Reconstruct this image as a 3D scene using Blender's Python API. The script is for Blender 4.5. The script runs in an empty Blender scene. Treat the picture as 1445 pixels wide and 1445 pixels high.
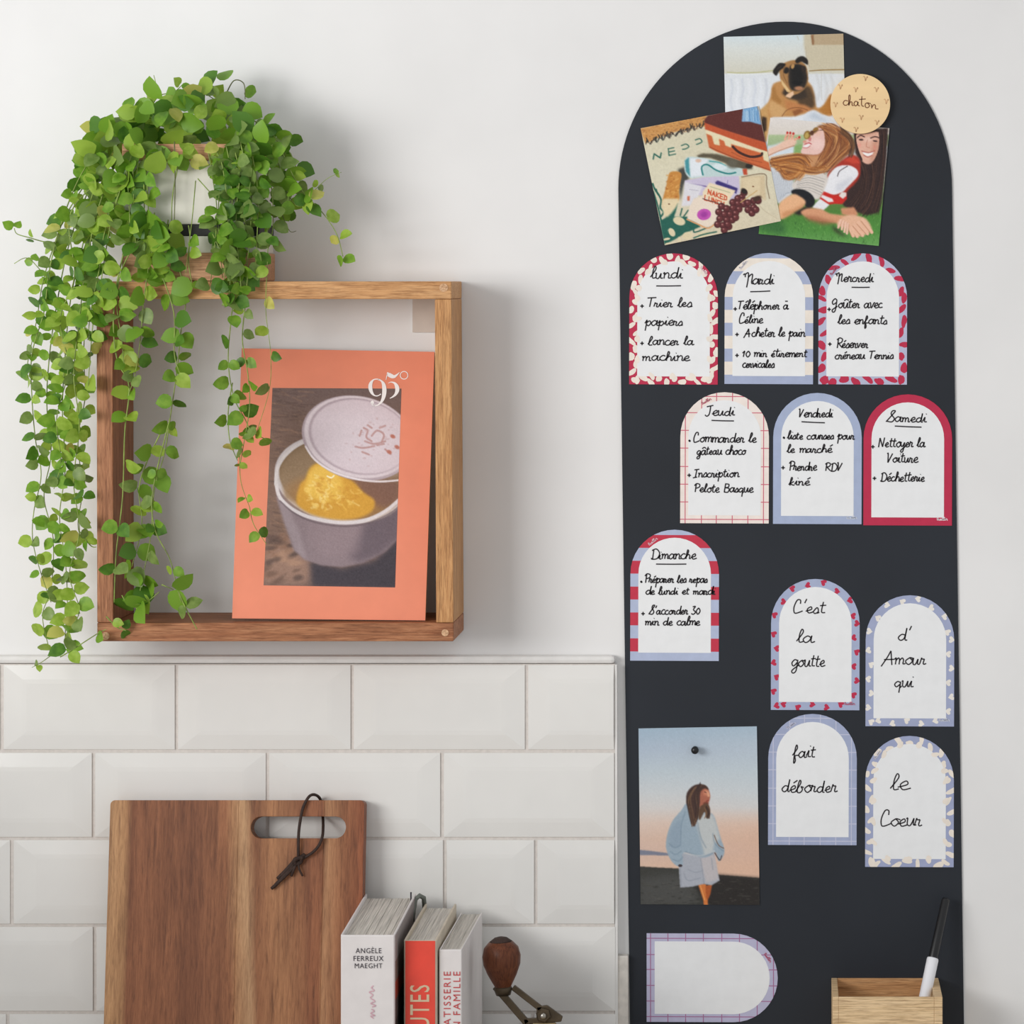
import bpy, bmesh, math, random
import numpy as np
from mathutils import Vector, Matrix

sc = bpy.context.scene
# ------------------------------------------------------------------ camera, world, light, exposure
S = 0.0006            # metres per photo pixel on the wall plane
DC = 2.9              # camera distance from the wall
VX, VY = 1110.0, 400.0   # where the optical axis meets the wall
ZC = 1.674            # camera height
cam_d = bpy.data.cameras.new('camera'); cam = bpy.data.objects.new('camera', cam_d)
sc.collection.objects.link(cam); sc.camera = cam
cam.location = (0, -DC, ZC); cam.rotation_euler = (math.radians(90), 0, 0)
cam_d.sensor_width = 36; cam_d.lens = 36*DC/(1445*S)
cam_d.shift_x = -(VX-722.5)/1445; cam_d.shift_y = -(722.5-VY)/1445
cam_d.clip_start = 0.05; cam_d.clip_end = 60

w = bpy.data.worlds.new('world'); sc.world = w; w.use_nodes = True
bg = w.node_tree.nodes['Background']; bg.inputs[0].default_value = (0.96, 0.98, 1.0, 1); bg.inputs[1].default_value = 0.62

def area(name, loc, target, sx, sy, power, col):
    d = bpy.data.lights.new(name, 'AREA'); d.shape = 'RECTANGLE'; d.size = sx; d.size_y = sy
    d.energy = power; d.color = col
    o = bpy.data.objects.new(name, d); sc.collection.objects.link(o); o.location = loc
    o.rotation_euler = (Vector(target)-Vector(loc)).to_track_quat('-Z', 'Y').to_euler()
    return o
# daylight from a tall window on the left of the room
area('window_light', (-1.80, -2.05, 1.82), (-0.3, 0, 1.5), 1.25, 0.8, 40.5, (1.0, 0.992, 0.98))

sc.view_settings.view_transform = 'Standard'; sc.view_settings.look = 'None'
sc.view_settings.exposure = 0.0; sc.view_settings.gamma = 1.0; sc.view_settings.use_curve_mapping = False

# ------------------------------------------------------------------ coordinates
def W(px, py, d=0.0):
    k = S*(DC-d)/DC
    return Vector(((px-VX)*k, -d, ZC-(py-VY)*k))
def lin(c):
    c = np.asarray(c, float)/255.0
    return np.where(c <= 0.04045, c/12.92, ((c+0.055)/1.055)**2.4)
def L4(c): return tuple(float(v) for v in lin(c)) + (1.0,)

# ------------------------------------------------------------------ materials
def new_mat(name):
    m = bpy.data.materials.new(name); m.use_nodes = True
    nt = m.node_tree; return m, nt, nt.nodes['Principled BSDF']
def mapping(nt, stretch=(1,1,1), coord='Object'):
    tc = nt.nodes.new('ShaderNodeTexCoord'); mp = nt.nodes.new('ShaderNodeMapping')
    mp.inputs['Scale'].default_value = stretch
    nt.links.new(tc.outputs[coord], mp.inputs['Vector']); return mp.outputs['Vector']
def noise(nt, vec, scale, detail=3, rough=.55, dist=0):
    n = nt.nodes.new('ShaderNodeTexNoise'); n.inputs['Scale'].default_value = scale
    n.inputs['Detail'].default_value = detail; n.inputs['Roughness'].default_value = rough
    n.inputs['Distortion'].default_value = dist
    if vec is not None: nt.links.new(vec, n.inputs['Vector'])
    return n.outputs['Fac']
def ramp(nt, fac, stops):
    r = nt.nodes.new('ShaderNodeValToRGB'); e = r.color_ramp.elements
    while len(e) < len(stops): e.new(0.5)
    for i, (p, c) in enumerate(stops): e[i].position = p; e[i].color = L4(c)
    nt.links.new(fac, r.inputs['Fac']); return r.outputs['Color']
def mix(nt, a, b, f, mode='MIX'):
    m = nt.nodes.new('ShaderNodeMix'); m.data_type = 'RGBA'; m.blend_type = mode
    for s, v in ((m.inputs[0], f), (m.inputs[6], a), (m.inputs[7], b)):
        if isinstance(v, (int, float, tuple)): s.default_value = v
        else: nt.links.new(v, s)
    return m.outputs[2]
def bump(nt, bsdf, fac, strength, dist=0.001):
    b = nt.nodes.new('ShaderNodeBump'); b.inputs['Strength'].default_value = strength
    b.inputs['Distance'].default_value = dist
    nt.links.new(fac, b.inputs['Height']); nt.links.new(b.outputs[0], bsdf.inputs['Normal'])
def plain(name, rgb, rough=.6, var=.04, scale=60, bmp=0, metal=0, spec=.5, sub=0, stretch=(1,1,1), coat=0):
    m, nt, b = new_mat(name)
    v = mapping(nt, stretch); n = noise(nt, v, scale)
    lo = tuple(max(0, c*(1-var)) for c in rgb); hi = tuple(min(255, c*(1+var)) for c in rgb)
    nt.links.new(ramp(nt, n, [(.3, lo), (.7, hi)]), b.inputs['Base Color'])
    b.inputs['Roughness'].default_value = rough; b.inputs['Metallic'].default_value = metal
    b.inputs['Specular IOR Level'].default_value = spec
    if coat: b.inputs['Coat Weight'].default_value = coat; b.inputs['Coat Roughness'].default_value = .1
    if bmp: bump(nt, b, n, bmp)
    return m
def wood(name, dark, mid, light, axis=0, fine=900, coarse=60, rough=.6, bmp=.35, k=.06):
    m, nt, b = new_mat(name)
    st = [1, 1, 1]; st[axis] = k
    v = mapping(nt, tuple(st))
    n1 = noise(nt, v, coarse, 4, .6, 1.2); n2 = noise(nt, v, fine, 3, .7, .3); n3 = noise(nt, v, 240, 5, .75, .8)
    c1 = ramp(nt, n1, [(.28, mid), (.55, light), (.75, mid)])
    c2 = ramp(nt, n3, [(.32, dark), (.47, mid), (.6, light)])
    c = mix(nt, c1, c2, .55)
    f = ramp(nt, n2, [(.3, (168,152,138)), (.58, (255,255,255))])
    c = mix(nt, c, f, .8, 'MULTIPLY')
    nt.links.new(c, b.inputs['Base Color']); b.inputs['Roughness'].default_value = rough
    b.inputs['Specular IOR Level'].default_value = .3
    bump(nt, b, n3, bmp)
    return m

def mat_leaf(name, rgb, rgb2):
    m, nt, b = new_mat(name)
    v = mapping(nt); n = noise(nt, v, 160, 3)
    nt.links.new(ramp(nt, n, [(.35, rgb), (.65, rgb2)]), b.inputs['Base Color'])
    b.inputs['Roughness'].default_value = .45; b.inputs['Specular IOR Level'].default_value = .45
    t = nt.nodes.new('ShaderNodeBsdfTranslucent'); t.inputs[0].default_value = L4([min(255, c*1.1) for c in rgb2])
    ms = nt.nodes.new('ShaderNodeMixShader'); ms.inputs[0].default_value = .28
    out = nt.nodes['Material Output']
    nt.links.new(b.outputs[0], ms.inputs[1]); nt.links.new(t.outputs[0], ms.inputs[2]); nt.links.new(ms.outputs[0], out.inputs[0])
    return m

def printmat(name, rough=.45):
    m, nt, b = new_mat(name)
    a = nt.nodes.new('ShaderNodeAttribute'); a.attribute_name = 'ink'
    v = mapping(nt); n = noise(nt, v, 2500, 2)
    g = ramp(nt, n, [(.3, (246,246,246)), (.7, (255,255,255))])
    nt.links.new(mix(nt, a.outputs['Color'], g, 1.0, 'MULTIPLY'), b.inputs['Base Color'])
    b.inputs['Roughness'].default_value = rough; b.inputs['Specular IOR Level'].default_value = .3
    return m

M = {}
M['wall'] = plain('wall_paint', (232,231,230), .85, .012, 9, .05, spec=.2)
M['tile'] = plain('glazed_tile', (231,229,225), .16, .012, 14, .0, spec=.55)
M['grout'] = plain('grout', (216,209,203), .9, .03, 300, .2)
M['ledge'] = plain('ledge_paint', (228,226,223), .8, .02, 60, .1)
M['plaster'] = plain('bare_plaster', (214,208,200), .9, .05, 120, .5)
M['worktop'] = plain('worktop_laminate', (208,203,196), .5, .03, 90)
M['floor'] = wood('floor_oak', (140,105,75), (178,142,108), (200,168,132), 0, 300, 12)
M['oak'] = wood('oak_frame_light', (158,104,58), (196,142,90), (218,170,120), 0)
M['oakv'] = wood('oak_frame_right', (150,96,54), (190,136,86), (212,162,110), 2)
M['oakl'] = wood('oak_frame_left_shaded', (112,66,42), (152,98,66), (182,128,92), 2)  # browner tint of its own, plus the plant's shade mixed into the colour
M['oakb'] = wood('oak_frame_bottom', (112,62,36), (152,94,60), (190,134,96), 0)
M['dowel'] = wood('dowel_wood', (190,140,100), (214,170,130), (226,188,150), 1, 900, 200)
M['birch'] = wood('birch', (214,178,130), (230,198,152), (238,208,166), 0, 700, 30, .6, .15)
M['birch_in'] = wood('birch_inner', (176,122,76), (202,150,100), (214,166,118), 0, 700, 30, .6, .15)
M['potwood'] = wood('planter_wood', (176,120,84), (204,150,112), (220,172,134), 0, 700, 30, .6, .15)
M['potwhite'] = plain('planter_white', (222,218,206), .55, .03, 40)
M['black'] = plain('black_plastic', (16,16,18), .35, .05, 80)
M['band'] = plain('black_band', (28,27,26), .6, .05, 80)
M['soil'] = plain('soil', (60,42,30), .95, .3, 400, .6)
M['board'] = plain('magnetic_board', (36,40,47), .55, .10, 5, .0, spec=.3)
M['paper'] = plain('white_paper', (236,237,238), .6, .01, 80, spec=.3)
M['pages'] = plain('book_pages', (205,199,190), .8, .12, 900, .4, stretch=(1,.02,1))
M['ink'] = plain('marker_ink', (30,24,30), .5, .1, 300)
M['ink_brown'] = plain('engraved_brown', (120,72,38), .7, .1, 300)
M['ink_heart'] = plain('engraved_heart', (204,162,118), .7, .1, 300)
M['disc'] = plain('disc_wood', (240,207,156), .6, .035, 60, stretch=(.1,1,1))
M['white_pl'] = plain('white_plastic', (236,236,240), .35, .01, 50)
M['cord'] = plain('leather_cord', (52,34,26), .75, .2, 500, .3)
M['print'] = printmat('photo_print', .4)
M['coral'] = plain('magazine_coral', (232,140,110), .55, .015, 40, spec=.3)
M['maggrey'] = plain('magazine_pages', (190,180,170), .7, .08, 900, .3)
M['white_ink'] = plain('white_print', (244,240,238), .6, .01, 50)
M['mute_ink'] = plain('small_mark_print', (226,228,238), .6, .01, 50)
M['iron'] = plain('bronze_metal', (88,76,60), .42, .12, 90, .2, metal=.75)
M['steel'] = plain('steel', (170,165,155), .3, .05, 90, metal=1)
M['knob'] = wood('knob_walnut', (70,36,20), (98,52,30), (116,66,40), 2, 700, 40, .4, .15)
M['grinder'] = wood('grinder_wood', (80,46,28), (112,66,42), (134,84,54), 2, 700, 40, .5, .15)
M['cover'] = plain('book_cover_white', (228,222,220), .5, .015, 60)
M['cover2'] = plain('book_cover_beige', (205,192,172), .6, .04, 60)
M['red'] = plain('book_spine_red', (232,72,54), .55, .04, 40)
M['coverpic'] = None
M['letter'] = plain('letter_black', (52,46,56), .6, .05, 60)
M['letter_be'] = plain('letter_beige', (214,190,158), .6, .05, 60)
M['letter_red'] = plain('letter_red', (196,66,68), .6, .05, 60)
M['letter_pink'] = plain('letter_pink', (212,170,180), .6, .05, 60)
M['patch'] = plain('beige_card', (206,196,186), .8, .02, 60)
M['stem'] = plain('stem_green', (126,146,66), .6, .2, 120)
M['stem_d'] = plain('stem_dark', (96,100,56), .6, .2, 120)
LEAF = [mat_leaf('leaf_light', (130,166,44), (166,194,80)), mat_leaf('leaf_mid', (94,142,32), (132,172,56)),
        mat_leaf('leaf_dark', (60,104,26), (92,138,42)), mat_leaf('leaf_grey', (100,128,56), (136,160,86)),
        mat_leaf('leaf_yellow', (170,176,72), (204,200,110))]
_cm = {}
def cmat(rgb):
    if rgb not in _cm: _cm[rgb] = plain('print_ink_%d' % len(_cm), rgb, .55, .02, 120, spec=.3)
    return _cm[rgb]

# ------------------------------------------------------------------ object helpers
ORG = {}
def tag(o, label=None, cat=None, group=None, kind=None):
    if label: o['label'] = label
    if cat: o['category'] = cat
    if group: o['group'] = group
    if kind: o['kind'] = kind
    return o
def thing(name, loc, label, cat, group=None):
    o = bpy.data.objects.new(name, None); o.empty_display_size = .03; sc.collection.objects.link(o)
    o.location = loc; ORG[o.name] = Vector(loc)
    return tag(o, label, cat, group)
def mk(name, verts, faces, mat, parent=None, smooth=False, origin=None, mats=None, fm=None):
    """verts in world metres; local to the root's location"""
    verts = [Vector(v) for v in verts]
    if parent is not None: org = ORG[parent.name]
    elif origin is not None: org = Vector(origin)
    else:
        n = len(verts); c = sum(verts, Vector())/n
        org = Vector((c.x, c.y, min(v.z for v in verts)))
    me = bpy.data.meshes.new(name); me.from_pydata([tuple(v-org) for v in verts], [], faces)
    for mm in (mats or [mat]): me.materials.append(mm)
    if fm: me.polygons.foreach_set('material_index', fm)
    if smooth: me.polygons.foreach_set('use_smooth', [True]*len(me.polygons))
    me.update()
    o = bpy.data.objects.new(name, me); sc.collection.objects.link(o)
    if parent is not None: o.parent = parent
    else: o.location = org
    ORG[o.name] = org
    return o
def bevel(o, wd, seg=2):
    b = o.modifiers.new('bevel', 'BEVEL'); b.width = wd; b.segments = seg; b.limit_method = 'ANGLE'; b.angle_limit = math.radians(40)
    return o
def prism(poly, d0, d1, holes=()):
    """poly: px at depth d1 (front). Straight extrusion back to d0 (world x,z kept). returns verts,faces"""
    front = [W(x, y, d1) for x, y in poly]
    n = len(poly)
    vs = front + [Vector((v.x, -d0, v.z)) for v in front]
    a = sum(poly[i][0]*poly[(i+1) % n][1]-poly[(i+1) % n][0]*poly[i][1] for i in range(n))
    fr = list(range(n)); bk = list(range(2*n-1, n-1, -1))
    fs = [fr, bk] + [[i, n+i, n+(i+1) % n, (i+1) % n] for i in range(n)]
    if a > 0: fs = [f[::-1] for f in fs]     # y down: clockwise in image -> normal to camera
    return vs, fs
def slab(name, poly, d0, d1, mat, parent=None, bev=0, **k):
    v, f = prism(poly, d0, d1); o = mk(name, v, f, mat, parent, **k)
    if bev: bevel(o, bev)
    return o
def flat(name, polys, d, mat, parent):
    vs = []; fs = []
    for p in polys:
        if len(p) < 3: continue
        n = len(p); a = sum(p[i][0]*p[(i+1) % n][1]-p[(i+1) % n][0]*p[i][1] for i in range(n))
        q = list(p) if a < 0 else list(p)[::-1]
        fs.append(list(range(len(vs), len(vs)+n))); vs += [W(x, y, d) for x, y in q]
    if not fs: return None
    return mk(name, vs, fs, mat, parent)
def rect(x0, y0, x1, y1): return [(x0, y0), (x1, y0), (x1, y1), (x0, y1)]
def boxw(x0, x1, y0, y1, z0, z1):
    vs = [(x, y, z) for x in (x0, x1) for y in (y0, y1) for z in (z0, z1)]
    fs = [(0,1,3,2), (4,6,7,5), (0,4,5,1), (2,3,7,6), (0,2,6,4), (1,5,7,3)]
    return vs, fs
def tube_geo(pts, r, n=6, r1=None):
    vs = []; fs = []; m = len(pts); pts = [Vector(p) for p in pts]
    u = None
    for i, p in enumerate(pts):
        t = (pts[min(i+1, m-1)]-pts[max(i-1, 0)]).normalized()
        if u is None: u = t.orthogonal().normalized()
        u = (u - t*u.dot(t)).normalized(); v = t.cross(u)
        rr = r if r1 is None else r+(r1-r)*i/(m-1)
        for k in range(n):
            a = 2*math.pi*k/n; vs.append(p+u*(math.cos(a)*rr)+v*(math.sin(a)*rr))
    for i in range(m-1):
        for k in range(n):
            fs.append((i*n+k, i*n+(k+1) % n, (i+1)*n+(k+1) % n, (i+1)*n+k))
    fs.append(tuple(range(n))[::-1]); fs.append(tuple((m-1)*n+k for k in range(n)))
    return vs, fs
def lathe(prof, axis_p, axis_d, n=24):
    """prof list of (t along axis, radius)"""
    d = Vector(axis_d).normalized(); u = d.orthogonal().normalized(); v = d.cross(u); P = Vector(axis_p)
    vs = []; fs = []
    for t, r in prof:
        for k in range(n):
            a = 2*math.pi*k/n; vs.append(P+d*t+u*(math.cos(a)*max(r, 1e-5))+v*(math.sin(a)*max(r, 1e-5)))
    for i in range(len(prof)-1):
        for k in range(n): fs.append((i*n+k, i*n+(k+1) % n, (i+1)*n+(k+1) % n, (i+1)*n+k))
    fs.append(tuple(range(n))[::-1]); fs.append(tuple((len(prof)-1)*n+k for k in range(n)))
    return vs, fs
def catmull(p, sub=5, closed=False):
    p = [tuple(q) for q in p]
    if len(p) < 3: return p
    out = []; n = len(p)
    for i in range(n if closed else n-1):
        if closed: a, b, c, d = p[i-1], p[i], p[(i+1) % n], p[(i+2) % n]
        else: a, b, c, d = p[max(i-1, 0)], p[i], p[i+1], p[min(i+2, n-1)]
        for k in range(sub):
            t = k/sub
            out.append(tuple(.5*((2*b[j])+(c[j]-a[j])*t+(2*a[j]-5*b[j]+4*c[j]-d[j])*t*t+(3*b[j]-a[j]-3*c[j]+d[j])*t**3) for j in range(len(b))))
    if not closed: out.append(p[-1])
    return out
def ribbons(name, strokes, width, d, mat, parent, sub=4):
    vs = []; fs = []
    for s in strokes:
        wd = width
        if len(s) and len(s[0]) == 3: pts = catmull(s, sub)
        else: pts = [(x, y, wd) for x, y in (catmull(s, sub) if len(s) > 2 else s)]
        m = len(pts); b = len(vs)
        if m < 2: continue
        for i, (x, y, ww) in enumerate(pts):
            dx = pts[min(i+1, m-1)][0]-pts[max(i-1, 0)][0]; dy = pts[min(i+1, m-1)][1]-pts[max(i-1, 0)][1]
            l = math.hypot(dx, dy) or 1; nx, ny = -dy/l*ww/2, dx/l*ww/2
            vs += [W(x+nx, y+ny, d), W(x-nx, y-ny, d)]
        for i in range(m-1): fs.append((b+2*i, b+2*i+1, b+2*i+3, b+2*i+2))
    # orient toward the camera
    out = []
    for f in fs:
        a, b_, c = vs[f[0]], vs[f[1]], vs[f[2]]
        nn = (b_-a).cross(c-a); out.append(f if nn.y < 0 else f[::-1])
    return mk(name, vs, out, mat, parent)
def clip_convex(sub, clip):
    n = len(clip); a = sum(clip[i][0]*clip[(i+1) % n][1]-clip[(i+1) % n][0]*clip[i][1] for i in range(n))
    cl = clip if a > 0 else clip[::-1]
    out = list(sub)
    for i in range(n):
        (ax, ay), (bx, by) = cl[i], cl[(i+1) % n]
        inp = out; out = []
        if not inp: break
        side = lambda p: (bx-ax)*(p[1]-ay)-(by-ay)*(p[0]-ax)
        for j in range(len(inp)):
            p, q = inp[j-1], inp[j]; sp, sq = side(p), side(q)
            if (sp >= 0) != (sq >= 0):
                t = sp/(sp-sq); out.append((p[0]+(q[0]-p[0])*t, p[1]+(q[1]-p[1])*t))
            if sq >= 0: out.append(q)
    return out

# ------------------------------------------------------------------ handwriting: an alphabet of pen strokes
G = {
'a': (1.0, ".66,.8 .38,.98 .05,.5 .28,.02 .6,.3 .74,.95;.76,1.05 .74,.3 .84,.03 1.1,.18"),
'b': (.95, "0,.2 .5,1.5 .35,2 .2,1.2 .22,.1 .6,0 .82,.5 .6,.95 .95,.8"),
'c': (.8, ".72,.85 .42,1 .08,.5 .35,.02 .85,.15"),
'd': (1.0, ".75,.85 .4,.95 .08,.45 .35,.02 .72,.4 .85,1.95;.85,1.95 .8,.2 1.05,.08"),
'e': (.8, "0,.3 .6,.6 .5,1 .15,.6 .35,.02 .85,.2"),
'f': (.75, "0,.3 .5,1.4 .38,2 .25,1.3 .28,-.9 .48,-.6 .35,.2 .8,.3"),
'g': (.95, ".75,.85 .4,1 .08,.5 .35,.05 .75,.6;.78,.98 .75,-.6 .4,-1 .22,-.6 1.0,.2"),
'h': (.95, "0,.2 .45,1.5 .3,2 .2,1.2 .2,0;.2,.5 .5,1 .75,.7 .75,.1 1,.15"),
'i': (.5, "0,.2 .25,1;.25,1 .25,.15 .55,.12;.33,1.55 .38,1.65"),
'k': (.85, "0,.2 .4,1.5 .3,2 .2,1.2 .2,0;.7,1 .25,.5 .5,.2 .85,.08"),
'l': (.55, "0,.2 .48,1.5 .35,2 .2,1.2 .25,.1 .6,.15"),
'm': (1.2, "0,.8 .15,1 .15,0;.15,.6 .4,1 .55,.7 .55,0;.55,.6 .8,1 .98,.7 .98,.1 1.25,.15"),
'n': (.9, "0,.8 .15,1 .15,0;.15,.6 .45,1 .65,.7 .65,.1 .95,.15"),
'o': (.9, ".5,1 .1,.5 .45,0 .8,.5 .5,1 .95,.85"),
'p': (.9, "0,.5 .25,1.2;.25,1.2 .18,-1;.22,.6 .6,1 .8,.5 .5,0 .3,.25"),
'q': (.95, ".75,.85 .4,1 .08,.5 .35,.05 .75,.5;.8,.98 .75,-1;.75,-.2 1,.2"),
'r': (.7, "0,.1 .14,1.1;.14,1.1 .22,.86 .48,.88;.48,.88 .4,.2 .52,.02 .75,.15"),
's': (.7, "0,.2 .42,1 .62,.35 .3,0 .1,.15;.5,.05 .75,.18"),
't': (.65, ".32,1.8 .25,.25 .65,.12;0,1.2 .65,1.28"),
'u': (.95, "0,.9 .12,1 .15,.2 .45,.05 .7,1;.7,1 .72,.15 1,.12"),
'v': (.8, "0,.9 .12,1 .35,0 .7,1 .85,.9"),
'x': (.8, "0,1 .7,0;.7,1 0,0"),
'y': (.9, "0,1 .15,.3 .4,.2 .7,1;.7,1 .6,-.7 .3,-1 .2,-.6 .95,.2"),
'z': (.8, "0,.95 .65,1;.65,1 .1,.05;.1,.05 .8,.1"),
'A': (1.5, "0,-.3 .5,1 .8,2;.8,2 1.1,-.1;.2,.7 1.3,.75"),
'B': (1.2, ".25,0 .3,2;.2,1.9 .9,1.8 .85,1.15 .35,1.05;.35,1.05 1.05,.8 .9,0 .2,.05"),
'C': (1.1, ".75,1.5 .7,2.1 .35,2.1 .1,1 .2,.1 .5,0 1.1,.35"),
'D': (1.3, ".35,0 .35,1.7;.1,1.6 .7,1.9 1.25,1.1 1,.1 .3,-.05 .15,.2"),
'G': (1.2, ".9,1.5 .5,1.9 .1,1.3 .3,.7 .8,1.1;.85,1.5 .8,-.6 .4,-.9 .3,-.4 1.1,.3"),
'I': (1.0, ".2,1.9 1.1,2.05;.65,1.95 .55,0;.1,-.1 .9,.1"),
'J': (1.1, ".2,1.8 1.1,2.1;.75,1.95 .7,.3 .4,-.2 .1,.1"),
'M': (1.5, "0,1.6 .2,1.8 .3,1.2;.25,1.7 .6,2 .7,1 .65,-.6;.7,1.2 1,1.7 1.2,1.6 1.2,.2 1.5,.1"),
'N': (1.3, ".15,0 .2,2;.2,2 .9,.1;.9,.1 1.05,2.1"),
'O': (1.2, ".6,1.8 .1,1 .55,0 1.1,.9 .6,1.8"),
'P': (1.1, ".35,0 .35,1.9;.05,1.5 .4,2 1,1.8 1,1.2 .4,.9"),
'R': (1.2, ".3,0 .3,1.9;.05,1.6 .5,2 1,1.7 .85,1.1 .35,.95;.4,.95 1.15,.05"),
'S': (1.2, "0,0 .7,1.4 .95,2 .6,2 .5,1.4 .95,.6 .7,0 .1,.1"),
'T': (1.1, "0,1.9 1.2,2;.55,1.95 .45,0"),
'V': (1.1, ".05,1.8 .2,1.9 .35,0;.35,0 .95,1.9"),
'L': (.7, "0,.2 .55,1.5 .4,2 .2,1.2 .2,.1 .7,.1"),
'0': (.9, ".45,1.4 .1,.7 .45,0 .8,.7 .45,1.4"),
'1': (.6, "0,1 .4,1.6;.4,1.6 .25,0"),
'3': (.9, ".1,1.6 .6,1.7 .3,1 .75,.5 .4,0 0,.2"),
"'": (.35, ".25,2 .1,1.4"),
' ': (.75, ""),
}
ACC = {'é': ('e', ".35,1.35 .75,1.75"), 'É': ('E', ""), 'à': ('a', ".2,1.8 .7,1.8"), 'â': ('a', ".1,1.3 .45,1.6 .8,1.35"), 'û': ('u', ".1,1.35 .45,1.6 .8,1.4")}
def write(text, x0, x1, yb, xh, slant=.12, drop=0.0, seed=0):
    rnd = random.Random(hash(text) % 1000 if False else sum(map(ord, text))+seed)
    strokes = []; cx = 0.0
    for ch in text:
        acc = None
        if ch in ACC: ch, acc = ACC[ch]
        wd, data = G[ch]
        js = 1+rnd.uniform(-.1, .1); jy = rnd.uniform(-.06, .06)
        for st in [s for s in data.split(';') if s.strip()] + ([acc] if acc else []):
            pts = [tuple(map(float, q.split(','))) for q in st.split()]
            strokes.append([(cx+px_*js, py_*js+jy) for px_, py_ in pts])
        cx += wd*.93
    tot = max(p[0] for s in strokes for p in s); k = (x1-x0)/tot
    return [[(x0+p[0]*k+p[1]*xh*slant, yb+drop*p[0]/tot-p[1]*xh) for p in s] for s in strokes]
def plus(x, y, r=2.6): return [[(x-r, y), (x+r, y)], [(x, y-r), (x, y+r)]]
def dotm(x, y): return [[(x-1.6, y), (x+1.6, y+.3)], [(x, y-1.6), (x+.2, y+1.6)], [(x-1.2, y-1.2), (x+1.2, y+1.2)]]

# ================================================================== THE SETTING
v, f = boxw(-2.6, 1.6, 0, .12, 0, 2.7)
wall = mk('wall_back', v, f, M['wall'], origin=(0, 0, 0)); tag(wall, kind='structure')
v, f = boxw(-2.6, 1.6, -4.2, .12, -.05, 0)
tag(mk('floor', v, f, M['floor'], origin=(0, 0, 0)), kind='structure')
TD = .0125     # how far the tiling stands off the wall
v, f = boxw(-1.20, -1.10, -3.0, 0, 0, 1.42)
tag(mk('shade_wall_left', v, f, M['wall'], origin=(-1.3, -1, 0)), kind='structure')   # unseen low wall, added to block window light from the lower left tiles
# mortar bed behind the tiles and the painted ledge above them
slab('tile_bed', rect(-900, 937.2, 867.5, 1652), 0, TD-.0016, M['grout'], wall)
slab('ledge', rect(-900, 925.5, 868, 937), 0, TD-.0008, M['ledge'], wall, .003)
slab('plaster_strip', rect(870, 1349, 886.5, 1652), 0, TD-.003, M['plaster'], wall, .001)
slab('end_strip', [(867.5, 938), (870.5, 938), (872.5, 1652), (868, 1652)], 0, TD-.001, M['ledge'], wall)
rt = random.Random(4)
def tile(x0, y0, x1, y1, bl=1, br=1):
    bx, by = 27, 21
    y0 -= .4; y1 += .4
    a = [(x0, y0), (x1, y0), (x1, y1), (x0, y1)]
    xi0 = x0+(bx if bl else 1.5); xi1 = x1-(bx if br else 1.5)
    b = [(xi0, y0+by), (xi1, y0+by), (xi1, y1-by), (xi0, y1-by)]
    dj = rt.uniform(-.0003, .0003); sk = rt.uniform(-.35, .35)
    vs = [W(x, y, TD-.0045) for x, y in a]
    e = 1.0
    m_ = [(x0+e, y0+e), (x1-e, y0+e), (x1-e, y1-e), (x0+e, y1-e)]
    vs += [W(x, y, TD-.0004+dj) for x, y in m_]
    vs += [W(x+sk, y+sk, TD+.0013+dj) for x, y in b]
    q = 6
    c = [(xi0+q, y0+by+q), (xi1-q, y0+by+q), (xi1-q, y1-by-q), (xi0+q, y1-by-q)]
    vs += [W(x+sk, y+sk, TD+.00155+dj) for x, y in c]
    fs = []
    for r in range(3):
        for i in range(4): fs.append((r*4+i, r*4+(i+1) % 4, (r+1)*4+(i+1) % 4, (r+1)*4+i))
    fs.append((12, 13, 14, 15))
    fs = [t[::-1] for t in fs]
    mk('tile', vs, fs, M['tile'], wall)
R0 = [(-741,-495), (-493,-247), (-245,1), (4.5,247.5), (250.5,495.5), (498.5,741.5), (744.5,867.5)]
for x0, x1 in R0: tile(x0, 938, x1, 1058, 1, x1 < 860)
for x0, x1 in [(-615,-369), (-367,-117), (-114,130.5), (133.5,376), (379,622), (625.5,867.5)]: tile(x0, 1062, x1, 1181.5)
for x0, x1 in [(-723,-477), (-475,-231), (-229,15), (18.5,262.5), (265.5,509)]: tile(x0, 1185, x1, 1304)
tile(512, 1185, 626, 1304, 0, 1); tile(629, 1185, 754.5, 1304, 0, 1); tile(757.5, 1185, 868, 1304, 1, 0)
for x0, x1 in [(-609,-363), (-361,-115), (-112,132), (135.5,379), (382,626), (629,869)]: tile(x0, 1307.5, x1, 1427)
for x0, x1 in [(-727,-481), (-479,-235), (-233,9.5), (12.5,256), (259,503), (506,750), (753,870)]: tile(x0, 1430.5, x1, 1550, 1, x1 < 860)
for x0, x1 in [(-605,-359), (-357,-113), (-110,134), (137,381), (384,628), (631,871)]: tile(x0, 1553.5, x1, 1652)
ZT = 0.92
v, f = boxw(-2.6, .9, -.66, 0, ZT-.04, ZT)
tag(bevel(mk('worktop', v, f, M['worktop'], origin=(-.8, -.3, ZT-.04)), .003), 'pale grey kitchen worktop running along the tiled wall under the books', 'worktop')

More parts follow.
